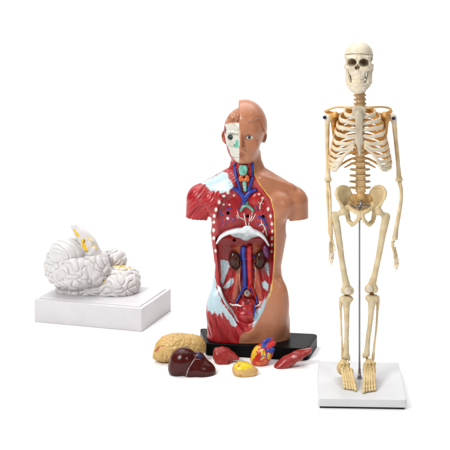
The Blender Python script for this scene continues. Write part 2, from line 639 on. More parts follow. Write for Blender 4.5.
# ---- spine
def vertebra(br, hh, tp, spn, scale_d=0.85):
    f = Field((-tp - 2.5, -br - 2, -hh - 4), (tp + 2.5, br + spn + 4, hh + 3), 0.36)
    f.cap((0, 0, -hh * 0.45), (0, 0, hh * 0.45), br - 0.1, None, 0)
    def cut(X, Y, Z):
        return np.sqrt(X ** 2 + (Y / scale_d) ** 2) - br + 0.85 * np.cos(np.clip(Z / hh, -1, 1) * 1.57) + np.maximum(np.abs(Z) - hh, 0) * 2
    f.D[:] = np.maximum(cut(*f.block(f.lo, f.lo + 400)[1]), np.abs(f.ax[2])[None, None, :] - hh)
    for s_ in (-1, 1):
        f.tube([(s_ * br * 0.55, br * 0.6, 0), (s_ * (br * 0.9), br * 0.95, 0.2), (s_ * tp, br * 0.95, 0.6)], [1.7, 1.35, 1.1], 1.0)
        f.cap((s_ * 2.3, br + 1.2, 1.5), (s_ * 2.3, br + 1.4, -2), 1.2, 1.3, 1.0)
    f.cap((0, br + 1.5, 0), (0, br + spn, -2.2), 1.3, 0.8, 1.2)
    return f.nets()

def spine(rows, shape, base, alt):
    V, F = vertebra(*shape)
    first = None
    for (x, y, d, sc) in rows:
        c = P(x, y, d)
        if first is None:
            first = S.mesh('vertebra', V, F, M['bone'], colors=bone_cols(V, base, alt, amt=0.5))
            o = first
        else:
            o = first.copy()
            COL.objects.link(o)
            o.parent = S.root
        o.location = c * S.s
        o.scale = (sc, sc, sc)
spine([(360.0 + 0.1 * i, 78.6 + 4.35 * i, 4.0 + 0.8 * i, 1) for i in range(7)], (5.0, 2.2, 5.4, 4), lin((212, 178, 130), 0.72), lin((190, 144, 92), 0.66))
spine([(360.4, 107.8 + 4.72 * i, 10.5 + 1.6 * math.sin(i / 11 * 3.1), 0.92 + 0.012 * i) for i in range(12)], (4.9, 2.2, 7.0, 6), lin((220, 186, 134), 0.78), lin((208, 158, 100), 0.7))
spine([(360.7, 164.8 + 6.05 * i, 9.5 - 4.0 * math.sin((i + 0.6) / 5.5 * 3.0), 1.0 + 0.02 * i) for i in range(5)], (5.3, 2.85, 9.2, 7), lin((222, 190, 138), 0.8), TAN)

# ---- breastbone and ribs
f = Field(P(348, 160, 0) + [0, -28, 0], P(371, 103, 0) + [0, -10, 0], 0.34)
f.box(P(359, 111.5, -18), (6.6, 1.6, 3.8), 1.5, (8, 0, 0), 0)
f.ell(P(359.2, 108.6, -17.6), (6.6, 1.9, 2.6), None, 2.5)
f.cap(P(359, 113, -18.6), P(359, 121, -19.4), 3.4, 3.0, 2)
f.box(P(359.0, 129, -20.2), (3.5, 1.5, 15), 1.3, (3, 0, 0), 2)
f.ell(P(359.0, 140, -20.6), (4.0, 1.5, 5), None, 2)
f.cap(P(359.2, 146, -20.2), P(359.8, 155, -18.5), 2.3, 1.0, 2)
for yy in (117, 123.5, 130, 136, 142.5):
    f.ell(P(354.9, yy, -19.6), (1.2, 1.3, 1.6), None, 1.0)
    f.ell(P(363.3, yy, -19.6), (1.2, 1.3, 1.6), None, 1.0)
bone('breastbone', f, lin((208, 196, 174), 0.78), lin((190, 165, 128), 0.68))

#      W,   yb,   yl,   (xf, yf),      cartilage end (x offset, y)
RIBS = [
    (15.0, 107.5, 111.5, (13.6, 115.0), [(5.0, 117.2)]),
    (20.0, 111.0, 117.0, (18.6, 120.6), [(5.2, 123.6)]),
    (22.5, 115.2, 124.0, (20.8, 127.6), [(5.0, 130.0)]),
    (24.2, 119.6, 130.4, (22.2, 134.4), [(12, 136.8), (5.0, 136.0)]),
    (26.2, 124.2, 138.2, (23.4, 143.0), [(13, 144.0), (5.2, 141.8)]),
    (27.8, 129.0, 145.2, (24.2, 149.6), [(14, 149.4), (5.6, 144.4)]),
    (29.0, 134.0, 151.6, (25.0, 155.6), [(18, 156.2), (12, 152.6), (5.4, 146.8)]),
    (30.2, 139.5, 157.6, (25.6, 161.2), [(20, 161.4), (13.6, 154.6)]),
    (31.0, 145.5, 162.4, (25.8, 166.0), [(21, 165.8), (17.0, 158.8)]),
    (30.6, 151.5, 166.2, (26.2, 170.0), [(23, 169.6), (20.2, 163.0)]),
]
for sg in (-1, 1):
    for i, (W, yb, yl, (xf, yf), cart) in enumerate(RIBS):
        cx = 359.9
        dz = 0.7 if sg > 0 else 0
        fd = -16.5 - 0.25 * i
        bd = 13
        pts = [P(cx + sg * 4.0, yb, bd - 0.5), P(cx + sg * W * 0.5, yb + (yl - yb) * 0.16, bd + 2.5),
               P(cx + sg * W * 0.86, yb + (yl - yb) * 0.5, bd - 3), P(cx + sg * W, yl, 0),
               P(cx + sg * (W * 0.35 + xf * 0.65 + 0.6), yl * 0.4 + yf * 0.6, -10), P(cx + sg * xf, yf, fd + 1.5)]
        v, fc = sweep(pts, [1.4, 1.9, 2.1, 2.15, 2.15, 2.2], 8, 12, 0.66)
        px_, py_ = S.Q(v)
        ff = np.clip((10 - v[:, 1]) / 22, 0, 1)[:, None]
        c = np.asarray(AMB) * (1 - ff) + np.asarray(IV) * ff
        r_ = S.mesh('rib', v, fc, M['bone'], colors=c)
        cp = [pts[-1] + (pts[-1] - pts[-2]) * -0.08] + [P(cx - 0.6 + sg * x, y, fd - 2.0 - 0.5 * j) for j, (x, y) in enumerate(cart)]
        rr = [2.3] + [1.85] * len(cart)
        if i > 5:
            rr = [2.0] + [1.5] * len(cart)
        v, fc = sweep(cp, rr, 8, 12, 0.7)
        S.mesh('costal_cartilage', v, fc, M['bone'], r_, colors=bone_cols(v, PALE, IV, amt=0.5))
    for yb, pl in ((157.6, [(9, 159, 15), (17, 163.4, 12), (22.5, 168.6, 5)]), (162.2, [(8, 163.6, 14), (15.5, 167.6, 11)])):
        pts = [P(359.9 + sg * 4, yb, 11)] + [P(359.9 + sg * x, y, d) for x, y, d in pl]
        v, fc = sweep(pts, [1.1] + [1.2] * (len(pl) - 1) + [0.7], 8, 12, 0.65)
        S.mesh('rib', v, fc, M['bone'], colors=bone_cols(v, lin((216, 170, 96), 0.72), AMB, amt=0.5))

# ---- collar bones, shoulder blades
v, f_ = sweep(S.PL([(355.5, 108.6, -15), (348, 107.6, -13.5), (337, 107.2, -4), (330, 109.2, 2), (325.5, 111, 3)]), [1.6, 1.25, 0.95, 1.1, 1.3], 8, 12, 0.85)
swept('collar_bone', v, f_, lin((228, 192, 130), 0.78), alt=TAN)
v, f_ = sweep(S.PL([(363.5, 108.6, -15), (371, 107.4, -13), (381, 106.9, -4), (388, 107.8, 2), (391.3, 109.6, 3)]), [1.6, 1.25, 0.95, 1.1, 1.3], 8, 12, 0.85)
swept('collar_bone', v, f_, lin((228, 192, 130), 0.78), alt=TAN)
for sg, cx, sx in ((-1, 331.6, 324.8), (1, 388.0, 392.0)):
    pv = lambda x, y, d: P(cx - sg * x, y, d)
    f = Field(np.minimum(pv(-12, 152, 0), pv(24, 152, 0)) + [0, -15, 0], np.maximum(pv(-12, 103, 0), pv(24, 103, 0)) + [0, 26, 0], 0.4)
    # blade: thin triangle
    tri = [pv(0.5, 116, 3), pv(16, 112, 14), pv(4.0, 147, 12)]
    tri2 = np.array([[t[0], t[2]] for t in tri])
    nrm = np.cross(tri[1] - tri[0], tri[2] - tri[0])
    nrm /= np.linalg.norm(nrm)
    def blade(X, Y, Z):
        ss = X + 0 * Y + 0 * Z
        d2 = poly_dist(ss, Z + 0 * ss, tri2)
        pl = np.abs((X - tri[0][0]) * nrm[0] + (Y - tri[0][1]) * nrm[1] + (Z - tri[0][2]) * nrm[2]) - 0.55
        return smax(d2 - 1.2, pl, 1.0)
    lo = np.min(tri, 0) - 2
    f.op(blade, lo, np.max(tri, 0) + 2, 0.5)
    f.tube([tri[0], tri[2]], [2.3, 1.5], 1.2)
    f.tube([tri[0], tri[1]], [1.4, 0.9], 1.2)
    f.tube([pv(14, 120, 15), pv(5, 114.5, 10), P(sx + sg * -1.0, 111.5, 4)], [0.9, 1.4, 1.7], 1.0)       # spine and acromion
    f.ell(pv(-0.6, 117.5, 3), (2.4, 3.0, 4.2), None, 1.5)
    f.tube([pv(1, 115.6, 2), pv(4, 113.6, -4), pv(3.2, 115.6, -8)], [2.3, 2.2, 1.9], 1.2)                 # coracoid
    bone('shoulder_blade', f, AMB, lin((226, 190, 130), 0.72), amt=0.45)

# ---- arms
WH = lin((232, 222, 202), 0.78)
def arm(pts_h, pts_u, pts_r, head, scr, carp, fingers, sg):
    f = Field(*bounds(pts_h + [head], 6), 0.38)
    f.ell(head, (3.5, 3.6, 4.2), None, 0)
    f.tube(pts_h, [2.9, 2.4, 2.1, 2.1, 2.5], 2)
    e = pts_h[-1]
    f.ell(e + [0, 0, 0.2], (3.3, 2.4, 2.2), None, 2)
    f.ell(e + [2.1, -0.5, -1.0], (1.7, 1.9, 1.7), None, 0.8)
    f.ell(e + [-2.1, -0.5, -1.0], (1.7, 1.9, 1.7), None, 0.8)
    def pt(V, c):
        m = np.clip((V[:, 2] - head[2] + 8) / 8, 0, 1)[:, None]
        return c * (1 - m) + np.asarray(WH) * m
    bone('upper_arm_bone', f, IV, TAN, paint=pt, amt=0.45)
    for nm, pts, rad in (('ulna', pts_u, [2.2, 1.6, 1.25, 1.15, 1.5]), ('radius', pts_r, [1.6, 1.4, 1.5, 1.6, 2.1])):
        f = Field(*bounds(pts, 4), 0.36)
        f.tube(pts, rad, 0.8)
        bone(nm, f, IV, TAN, amt=0.45)
    f = Field(*bounds([scr, scr], 6), 0.3)
    v, fc = lathe((0, 0, 0), [(0.4, -1.2), (1.7, -1.1), (1.9, 0), (1.7, 0.9), (0.9, 1.2), (0.8, 0.7)], 14)
    v = np.stack([v[:, 0], -v[:, 2], v[:, 1]], 1) + scr
    so = S.mesh('screw', v, fc, M['screw'])
    # wrist and hand bones
    f = Field(*bounds(carp, 3.5), 0.3)
    for i, c in enumerate(carp):
        f.ell(c, (1.5, 1.7, 1.3), (0, 20 * i, 0), 0.25)
    hnd = bone('hand', f, IV, TAN, amt=0.4)
    for fg in fingers:
        bb = [(fg[j], fg[j + 1]) for j in range(len(fg) - 1)]
        f = Field(*bounds(fg, 2.2), 0.24)
        for j, (a, b) in enumerate(bb):
            t = (b - a) * 0.05
            w = 0.88 - 0.1 * j
            f.cap(a + t, b - t, w * 0.72, None, 0.2)
            f.ell(a + 1.5 * t, (w, w, w), None, 0.4)
            f.ell(b - 1.5 * t, (w * 0.9,) * 3, None, 0.4)
        bone('finger_bone', f, IV, TAN, parent=hnd, amt=0.4)

def fingers_at(base, tips, dsp):
    out = []
    for (bx, by), (tx, ty), d in zip(base, tips, dsp):
        a, b = P(bx, by, d), P(tx, ty, d * 1.25 - 2)
        bow = np.array([0.5, -1.2, 0])
        out.append([a, a + (b - a) * 0.42 + bow * 0.5, a + (b - a) * 0.68 + bow, a + (b - a) * 0.87 + bow * 0.7, b])
    return out
arm(S.PL([(327.4, 118, 4), (327.2, 128, 4), (327.3, 148, 4), (327.9, 166, 4), (328.0, 179, 4)]),
    S.PL([(328.0, 182.8, 6), (327.3, 192, 5), (327.9, 208, 4), (329.0, 224, 2), (329.3, 233.5, 0)]),
    S.PL([(328.4, 183.6, 1.5), (330.0, 194, 1), (330.4, 210, -1), (330.8, 224, -3), (331.2, 234.0, -4)]),
    P(328.6, 117.8, 3.5), P(324.6, 117.4, 0.5),
    S.PL([(330.2, 236.5, -1), (331.8, 237, -3), (330.9, 239.2, -5), (331.9, 239.6, -1), (330.6, 240.6, -3)]),
    fingers_at([(329.5, 242), (330.5, 242.3), (331.5, 242.3), (332.3, 241.8), (332.6, 240.4)],
               [(328.4, 261.4), (330.2, 265.8), (331.8, 264.6), (333.2, 260.4), (335.0, 251.6)], (-8, -5.5, -3, -0.5, -9)), -1)
arm(S.PL([(393.6, 118.6, 4), (394.6, 128, 4), (396.6, 148, 4), (398.2, 166, 4), (399.0, 179, 4)]),
    S.PL([(399.6, 182.8, 6), (401.6, 192, 5), (400.8, 208, 4), (397.8, 226, 2), (396.4, 238.6, 0)]),
    S.PL([(400.4, 183.6, 1.5), (401.0, 194, 1), (399.6, 208, -1), (396.0, 226, -3), (394.2, 238.8, -4)]),
    P(392.6, 117.6, 3.5), P(393.6, 118.4, -1.5),
    S.PL([(393.6, 241.6, -1), (392.2, 242.4, -3), (393.2, 244.6, -5), (392.0, 245.4, -1), (393.0, 246.6, -3)]),
    fingers_at([(392.7, 248), (393.6, 248.2), (394.5, 247.8), (395.2, 247), (392.0, 246.4)],
               [(394.4, 267), (396.0, 271.4), (397.4, 269.6), (398.4, 265.4), (393.6, 257.4)], (-8, -5.5, -3, -0.5, -9)), 1)

# ---- pelvis
f = Field(P(331, 231, 0) + [0, -16, 0], P(391, 182, 0) + [0, 18, 0], 0.4)
for sg in (-1, 1):
    X = lambda x: 360.8 + sg * x
    # iliac wing: a broad flaring plate with a thick crest
    wing = [(24.4, 193), (22.6, 188.4), (18.0, 186.4), (13.2, 188.2), (10.2, 192.6), (9.0, 199), (10.2, 205), (13, 211), (18, 212), (20.4, 204.5), (22.8, 199)]
    w2 = np.array([P(X(x), y, 2)[[0, 2]] for x, y in wing])
    xc = float(P(X(0), 200, 2)[0])
    def plate(GX, GY, GZ):
        A, Zs = (GX + 0 * GZ)[:, 0, :], (GZ + 0 * GX)[:, 0, :]
        pd = poly_dist(A, Zs, w2).astype(np.float32)[:, None, :]
        u = np.abs(A - xc)
        mid = 10.0 - 14.5 * ((u - 9) / 15) ** 1.0 + 3.0 * np.sin(np.clip((u - 9) / 15, 0, 1) * 3.14)
        dd = np.abs(GY - mid.astype(np.float32)[:, None, :]) - 1.6
        return smax(pd, dd * 0.75, 1.0)
    f.op(plate, w2.min(0)[[0, 0, 1]] * [1, 0, 1] + [-1, -14, -1], w2.max(0)[[0, 0, 1]] * [1, 0, 1] + [1, 18, 1], 1.5)
    f.tube(S.PL([(X(10.0), 194, 9.5), (X(12.8), 188.6, 8), (X(17.8), 186.6, 3.5), (X(22.4), 188.4, -1.5), (X(24.4), 193.0, -4), (X(23.0), 198.4, -5)]),
           [1.5, 1.7, 1.8, 1.9, 2.0, 1.7], 1.8)
    f.tube(S.PL([(X(23.2), 197.6, -5), (X(20.6), 203, -3.5), (X(17.8), 207.5, -2)]), [1.3, 1.6, 2.2], 1.6)
    f.tube(S.PL([(X(10), 195, 10), (X(9.6), 200, 10), (X(12.4), 205, 5), (X(16), 209.5, 0)]), [1.8, 2.2, 2.4, 3.0], 2)
    f.ell(P(X(16.2), 210.5, -0.5), (4.4, 4.0, 4.6), None, 2)
    f.ell(P(X(19.4), 211.6, -3), (3.3, 4.2, 3.6), None, 1.0, 'sub')
    # pubic ring
    f.tube(S.PL([(X(12.6), 206.5, -1.5), (X(7.5), 210.6, -6.5), (X(1.4), 213.2, -8.5)]), [2.2, 2.0, 2.4], 1.6)
    f.tube(S.PL([(X(1.5), 214.5, -8.6), (X(2.4), 218.5, -7.6), (X(6.0), 223.2, -4.5), (X(8.6), 224.4, -1)]), [2.4, 1.9, 1.8, 2.3], 1.0)
    f.tube(S.PL([(X(8.6), 224.2, 0), (X(12.0), 221, 3), (X(13.8), 215, 2.5), (X(14.6), 210, 1)]), [2.4, 2.2, 2.1, 2.6], 1.2)
    f.tube(S.PL([(X(13.2), 205, 6), (X(12.8), 211, 6.5), (X(12.0), 218, 4.5)]), [1.8, 1.5, 1.8], 1.2)
bone('pelvis', f, lin((224, 204, 160), 0.84), lin((214, 178, 120), 0.7))
f = Field(P(348, 224, 0) + [0, -4, 0], P(374, 190, 0) + [0, 20, 0], 0.4)
f.tube(S.PL([(360.8, 196, 4.5), (360.8, 202, 9), (360.8, 208, 12.5), (360.6, 214, 12), (360.4, 219, 8.5)]), [5.0, 5.4, 4.8, 3.4, 1.2], 0.5)
f.ell(P(360.8, 203, 11), (10.5, 3.0, 8.5), None, 2.5)
for sg in (-1, 1):
    f.ell(P(360.8 + sg * 7, 199, 9), (5.8, 4.0, 5.2), (0, sg * 14, 0), 2)
    for yy in (201, 205.5, 209.5):
        f.ell(P(360.8 + sg * 2.8, yy, 5.6), (0.9, 3, 0.8), None, 0.6, 'sub')
bone('sacrum', f, TAN, lin((200, 150, 90), 0.62))
# dark rod bracket inside the pelvis
v1 = sweep(S.PL([(351.6, 205.6, 3), (356, 207.4, -1), (360.6, 206, -3)]), [0.8, 1.0, 1.2], 6, 10)
v2 = sweep(S.PL([(360.6, 206, -3), (365.5, 205.2, -1), (370.6, 207, 3)]), [1.2, 1.0, 0.8], 6, 10)
v3 = sweep(S.PL([(361.4, 200.4, 1), (360.8, 204, -2), (360.6, 209, -3)]), [1.0, 1.7, 1.2], 6, 12)
v, fc = merge([v1, v2, v3])
S.mesh('rod_bracket', v, fc, M['chrome'])

# ---- legs
def leg(hx, hy, tr, sh, con, pat, tib, mal, fib):
    f = Field(*bounds([P(hx, hy, -4), P(*tr), *S.PL(sh), *S.PL(con)], 7), 0.4)
    f.ell(P(hx, hy, -4), (3.9, 3.9, 3.9))
    f.cap(P(hx, hy, -3), P(*tr), 2.2, 3.2, 1.5)
    f.ell(P(tr[0], tr[1] - 1.0, tr[2]), (3.0, 3.0, 3.6), None, 1.5)
    f.tube(S.PL([tr] + sh), [3.9, 3.9, 3.3, 2.9, 3.0, 3.8, 4.2], 2)
    for c in con:
        f.ell(P(*c), (3.6, 5.0, 4.2), None, 2)
    f.ell(P((con[0][0] + con[1][0]) / 2, con[0][1] + 3, -8), (1.7, 4, 3.4), None, 1.2, 'sub')
    bone('thigh_bone', f, lin((216, 200, 164), 0.84), TAN, amt=0.3)
    f = Field(*bounds([P(*pat)], 5), 0.34)
    f.ell(P(*pat), (3.3, 1.7, 3.6), None)
    bone('kneecap', f, PALE, IV)
    f = Field(*bounds(S.PL(tib) + [P(*mal)], 9), 0.4)
    t0 = tib[0]
    for dx in (-3.4, 3.4):
        f.ell(P(t0[0] + dx, t0[1] - 0.7, t0[2]), (3.7, 4.4, 2.8), None, 2)
    f.cap(P(t0[0], t0[1] + 1, t0[2]), P(*tib[1]), 5.0, 2.9, 3)
    f.ell(P(t0[0], t0[1] + 4.5, t0[2] - 3.5), (1.9, 1.6, 3), None, 2)
    f.tube(S.PL(tib[1:]), [2.9, 2.4, 2.3, 2.7, 3.3], 1.2)
    f.ell(P(*mal), (1.5, 1.8, 3.0), None, 1.8)
    bone('shin_bone', f, lin((216, 200, 164), 0.84), TAN, amt=0.3)
    v, fc = sweep([P((con[0][0] + con[1][0]) / 2, con[0][1] + 2, -2.5), P(t0[0], t0[1] + 1, -2.5)], [2.3, 2.3], 1, 14)
    swept('knee_link', v, fc, lin((150, 84, 48), 0.6), alt=TAN, amt=0.1)
    v, fc = sweep([P(mal[0] - (mal[0] - tib[-1][0]) * 0.9, mal[1] - 5, 0), P(tib[-1][0] - 0.6 * (1 if mal[0] > tib[-1][0] else -1), tib[-1][1] + 8, -3)], [1.2, 1.2], 1, 12)
    swept('ankle_link', v, fc, lin((190, 140, 84), 0.7), alt=TAN, amt=0.1)
    f = Field(*bounds(S.PL(fib), 3.5), 0.36)
    f.tube(S.PL(fib), [2.0, 1.15, 1.0, 1.1, 1.5, 1.2], 0.8)
    bone('calf_bone', f, IV, TAN, amt=0.4)

leg(343.4, 211.6, (334.4, 216.0, -1), [(336.4, 224, -2), (338.8, 238, -3), (341.4, 256, -3), (344.2, 274, -3), (346.4, 285, -3), (347.2, 290, -3)],
    [(344.4, 290.4, -3), (350.4, 290.6, -3)], (347.6, 291.0, -9),
    [(346.2, 299.4, -2), (346.6, 309, -3), (346.9, 322, -3), (346.5, 338, -2), (346.2, 350, -2), (346.0, 356, -2)], (349.0, 358.2, -3),
    [(340.6, 301.5, 2), (340.5, 312, 1.5), (341.2, 328, 1), (342.0, 344, 0), (342.4, 355, 0), (342.4, 360.6, 0)])
leg(379.0, 211.6, (386.2, 217.0, -1), [(384.4, 225, -2), (381.8, 239, -3), (378.8, 256, -3), (375.4, 272, -3), (372.4, 283, -3), (371.4, 288, -3)],
    [(368.2, 289.0, -3), (374.6, 288.8, -3)], (369.8, 288.8, -9),
    [(372.4, 298.4, -2), (371.4, 308, -3), (370.2, 322, -3), (368.2, 338, -2), (367.0, 350, -2), (366.6, 354, -2)], (363.8, 355.4, -3),
    [(378.0, 300.6, 2), (377.4, 312, 1.5), (376.4, 328, 1), (374.4, 344, 0), (373.4, 355, 0), (373.0, 360.0, 0)])

# ---- feet
def foot(ax, ay, heel_x, t_in, t_out, ty, sg):
    """ax, ay: ankle; toes fan between t_in and t_out at picture row ty; sg: side of the big toe"""
    f = Field(P(min(ax, t_in, t_out) - 9, 394, 0) + [0, -38, 0], P(max(ax, t_in, t_out) + 9, 348, 0) + [0, 18, 0], 0.4)
    f.ell(P(ax, ay + 3.4, -5), (4.2, 4.6, 3.8))
    f.cap(P(ax, ay + 4, -4), P(heel_x, 368.4, 1), 3.4, 3.8, 2.5)
    f.ell(P(heel_x, 369.2, 1), (3.2, 5.5, 5.2), None, 2.5)
    f.ell(P(heel_x + (ax - heel_x) * 0.4 - sg * 1.5, 368, -1), (3.2, 4, 4), None, 1.5)
    cm = ax * 0.5 + (t_in + t_out) * 0.25
    mid = [cm + (k - 0.5) * 10.8 for k in (0.1, 0.37, 0.63, 0.9)]
    for m_, q in zip(mid, (0, 0.4, -0.2, 0.6)):
        f.ell(P(m_, ay + 10.6 + q, -11), (2.3, 3.6, 3.0), None, 0.5)
    for k in (0.2, 0.5, 0.8):
        f.ell(P(ax + (k - 0.5) * 11.5, ay + 6.4, -7.5), (2.7, 3.8, 3.2), None, 0.6)
    rf = random.Random(4)
    for i in range(11):
        f.ell(P(ax + rf.uniform(-5.0, 5.0), ay + rf.uniform(3, 11), -7.5 - rf.uniform(0, 3)), (rf.uniform(1.4, 2.2), 2.4, rf.uniform(1.4, 2.0)), (0, rf.uniform(0, 90), 0), 0.5)
    for i in range(6):
        k = (i + 0.3) / 5.6
        f.cap(P(mid[0] + (mid[3] - mid[0]) * k, ay + 11.5, -12) - [0, 0, 0.6], P(t_in + (t_out - t_in) * k, ty - 6.5, (S.h - 11.4) / (ty - 6.5) * 1000 - 1000), 1.7, 1.1, 0.8)
    ft = bone('foot', f, lin((232, 206, 150), 0.74), TAN, amt=0.4)
    for i in range(5):
        k = i / 4
        xb = mid[0] + (mid[3] - mid[0]) * k
        a = P(xb, ay + 12.0, -13)
        big = i == (0 if (t_in - t_out) * sg > 0 else 4)
        tx = t_in + (t_out - t_in) * k
        sag = -0.6 if big else 1.6 * abs(k - (0 if (t_in - t_out) * sg > 0 else 1))
        zt = 11.2
        dt = (S.h - zt) / (ty - sag) * 1000 - 1000
        b = P(tx, ty - sag, dt)
        f = Field(*bounds([a, b], 3.2), 0.28)
        p1, p2 = a + (b - a) * 0.62 + [0, 0, 1.0], a + (b - a) * 0.84 + [0, 0, 0.6]
        w = 1.95 if big else 1.68
        for q0, q1, ww in ((a, p1, w), (p1, p2, w * 0.92), (p2, b, w * 0.85)):
            e = (q1 - q0) * 0.06
            f.cap(q0 + e, q1 - e, ww * 0.82, ww * 0.78, 0.2)
            f.ell(q0 + e, (ww * 1.02,) * 3, None, 0.5)
            f.ell(q1 - e, (ww * 1.02,) * 3, None, 0.5)
        bone('toe_bone', f, lin((234, 210, 156), 0.76), TAN, parent=ft, amt=0.35)
foot(343.6, 359.8, 340.8, 344.6, 355.6, 389.4, 1)
foot(369.6, 359.2, 371.2, 363.8, 375.0, 391.4, -1)
# ================================================================ anatomical torso on a black plinth
T = Thing('torso_model', 'half skin, half muscle anatomical torso with open chest and belly on a glossy black plinth', 'torso', 252, 350)
P = T.P
SKIN = lin((206, 137, 101), 0.70)
RED = lin((186, 26, 34), 0.74)
DRED = lin((120, 20, 28), 0.66)
PINK = lin((214, 110, 110), 0.7)
TEND = lin((196, 222, 232), 0.82)
OFFW = lin((238, 236, 226), 0.84)
BLUE = lin((38, 62, 160), 0.75)
TURQ = lin((118, 196, 176), 0.78)
YEL = lin((236, 190, 60), 0.8)
ORG = lin((216, 106, 48), 0.78)
BROWN = lin((58, 26, 20), 0.7)

# ---- plinth
def plinth():
    quad = [(-45.5, -15.5), (53.5, -31.5), (67.0, 12.0), (-53.0, 30.0)]
    rads = [3, 9, 5, 4]
    out = []
    for i, (q, r) in enumerate(zip(quad, rads)):
        q = np.array(q)
        a = np.array(quad[i - 1]) - q
        b = np.array(quad[(i + 1) % 4]) - q
        a /= np.linalg.norm(a)
        b /= np.linalg.norm(b)
        for t in np.linspace(0, 1, 7):
            p0, p2 = q + a * r, q + b * r
            out.append((1 - t) ** 2 * p0 + 2 * t * (1 - t) * q + t * t * p2)
    out = np.array(out)
    n = len(out)
    cen = out.mean(0)
    V, F = [], []
    for ins, z in ((1.0, 0.0), (0.0, 0.6), (0.0, 10.9), (0.3, 11.6), (0.9, 12.0), (1.6, 12.1)):
        for p in out:
            e = p - cen
            V.append((*(p - e / np.linalg.norm(e) * ins), z))
    m = 6
    for i in range(m - 1):
        for j in range(n):
            k = (j + 1) % n
            F.append((i * n + j, i * n + k, (i + 1) * n + k, (i + 1) * n + j))
    F.append(tuple(range(n))[::-1])
    F.append(tuple((m - 1) * n + j for j in range(n)))
    T.mesh('plinth', V, F, M['black'], smooth=False)
plinth()

# ---- the body: one continuous mesh
VX = 0.62
B = Field(P(180, 341, 0) + [0, -34, -1], P(312, 94, 0) + [0, 36, 0], VX)
rows = np.array([
    # py, left, right, half depth, centre depth, exponent
    (150, 233, 260, 13, 5, 2.0), (160, 232.0, 261.5, 13.5, 5, 2.0), (168, 229, 265, 14, 5, 2.0), (175, 220, 272, 15, 4, 2.1), (181, 212, 281, 17, 4, 2.2),
    (188, 208, 287, 19, 3, 2.3), (198, 206, 290, 21, 3, 2.4), (212, 207, 290.5, 22, 3, 2.4), (225, 209, 288.5, 22, 3, 2.4), (238, 211.0, 286.5, 21, 3, 2.4),
    (252, 213, 284, 20, 3, 2.4), (266, 214.6, 281.4, 19, 3, 2.4), (275, 214.2, 282, 19, 3, 2.4), (288, 211.5, 285.4, 19.5, 3, 2.4), (302, 209, 288, 20, 3, 2.4),
    (320, 207, 290, 20, 3, 2.4), (345, 206.6, 290.4, 19.5, 3, 2.4)])
zr = np.array([P(0, r[0], 0)[2] for r in rows])[::-1]
def row(z, j):
    col = rows[::-1, j]
    return np.interp(z, zr, col).astype(np.float32)
ZB = 11.6
def trunk(X, Y, Z):
    cx = (row(Z, 1) + row(Z, 2)) / 2 - 225 - T.ox
    a = (row(Z, 2) - row(Z, 1)) / 2
    b = row(Z, 3)
    e = row(Z, 5)
    q = (np.abs((X - cx) / a) ** e + np.abs((Y - row(Z, 4)) / b) ** e) ** (1 / e)
    d = (q - 1) * np.minimum(a, b)
    return np.maximum(np.maximum(d, ZB - Z), Z - P(0, 152, 0)[2])
B.op(trunk, P(184, 346, 0) + [0, -26, 0], P(308, 150, 0) + [0, 32, 0], 0)
# neck, shoulders, stumps of the arms
B.cap(P(246, 182, 4), P(245.5, 150, 4), 15.0, 13.2, 4)
CUT = lambda X, Y, Z: (T.h - 221.0) - Z + 0.05 * np.abs(X)
B.cap(P(227, 183, 4), P(201.5, 196.5, 4), 10.5, 12.5, 7)
B.cap(P(268, 183, 4), P(292, 198.5, 4), 10.5, 12.5, 7)
B.cap(P(201.0, 200.5, 4), P(197.0, 228, 3), 14.6, 12.0, 5, cut=CUT)
B.cap(P(294.2, 202.5, 4), P(297.0, 228, 3), 14.2, 11.6, 5, cut=CUT)
B.ell(P(209.5, 222, 2), (2.2, 14, 9), None, 2, 'sub')
B.ell(P(287.6, 224, 2), (2.0, 14, 9), None, 2, 'sub')
# chest and collar bone of the skin side, pectoral of the muscle side
B.ell(P(278, 207, -12), (13, 8.5, 13), (0, 20, 0), 6)
B.cap(P(262, 178.6, -8), P(291, 187.5, -2), 3.2, 3.4, 5)
B.ell(P(214, 205, -11), (9, 7, 13), (0, -20, 0), 5)
B.ell(P(276, 308, -9), (11, 8, 26), (0, 8, 0), 8)
B.ell(P(219, 316, -9), (11, 8, 24), (0, -8, 0), 8)
B.ell(P(246, 330, -14), (12, 5.5, 9), None, 5)
# ---- head
HX = T.ox
Xc = float(P(239.4, 130, -12)[0])
right = lambda X, Y, Z: Xc - X
left = lambda X, Y, Z: X - Xc
B.ell(P(244.6, 126.2, 5), (21.4, 24.5, 26.0), None, 1.5, cut=right)
B.ell(P(244.2, 130.6, 5), (20.6, 23.0, 24.0), None, 0.5, cut=left)
B.ell(P(243.0, 145, -3), (16.4, 17.0, 18.2), None, 4)
B.cap(P(241.5, 159.4, -14), P(247, 158, -11), 4.4, 5.0, 4)
B.cap(P(240.6, 133, -18.8), P(239.9, 146.0, -24.0), 1.6, 2.3, 2.0)
B.ell(P(242.7, 147.8, -20.6), (2.0, 2.6, 1.7), None, 0.8)
B.cap(P(246.4, 150.6, -19.6), P(244.4, 145.8, -20.4), 0.7, 0.5, 0.8, 'sub')
B.cap(P(243.5, 132.8, -17.4), P(254.5, 132.4, -15), 1.5, 1.2, 2.5)
B.ell(P(249.5, 137.6, -19.6), (5.2, 4.2, 3.0), None, 1.3, 'sub')
B.ell(P(249.4, 137.7, -14.4), (4.2, 2.9, 2.6), None, 0.3)
B.cap(P(245.4, 135.9, -16.8), P(253.4, 135.7, -15.4), 0.6, 0.5, 0.4)
B.ell(P(252.5, 145.5, -12.4), (6, 4, 5), None, 3)
B.cap(P(239.6, 153.2, -19.6), P(245.4, 153.8, -17.4), 1.5, 0.9, 0.6)
B.cap(P(239.6, 156.4, -19.0), P(245.0, 156.0, -17.0), 1.6, 1.0, 0.6)
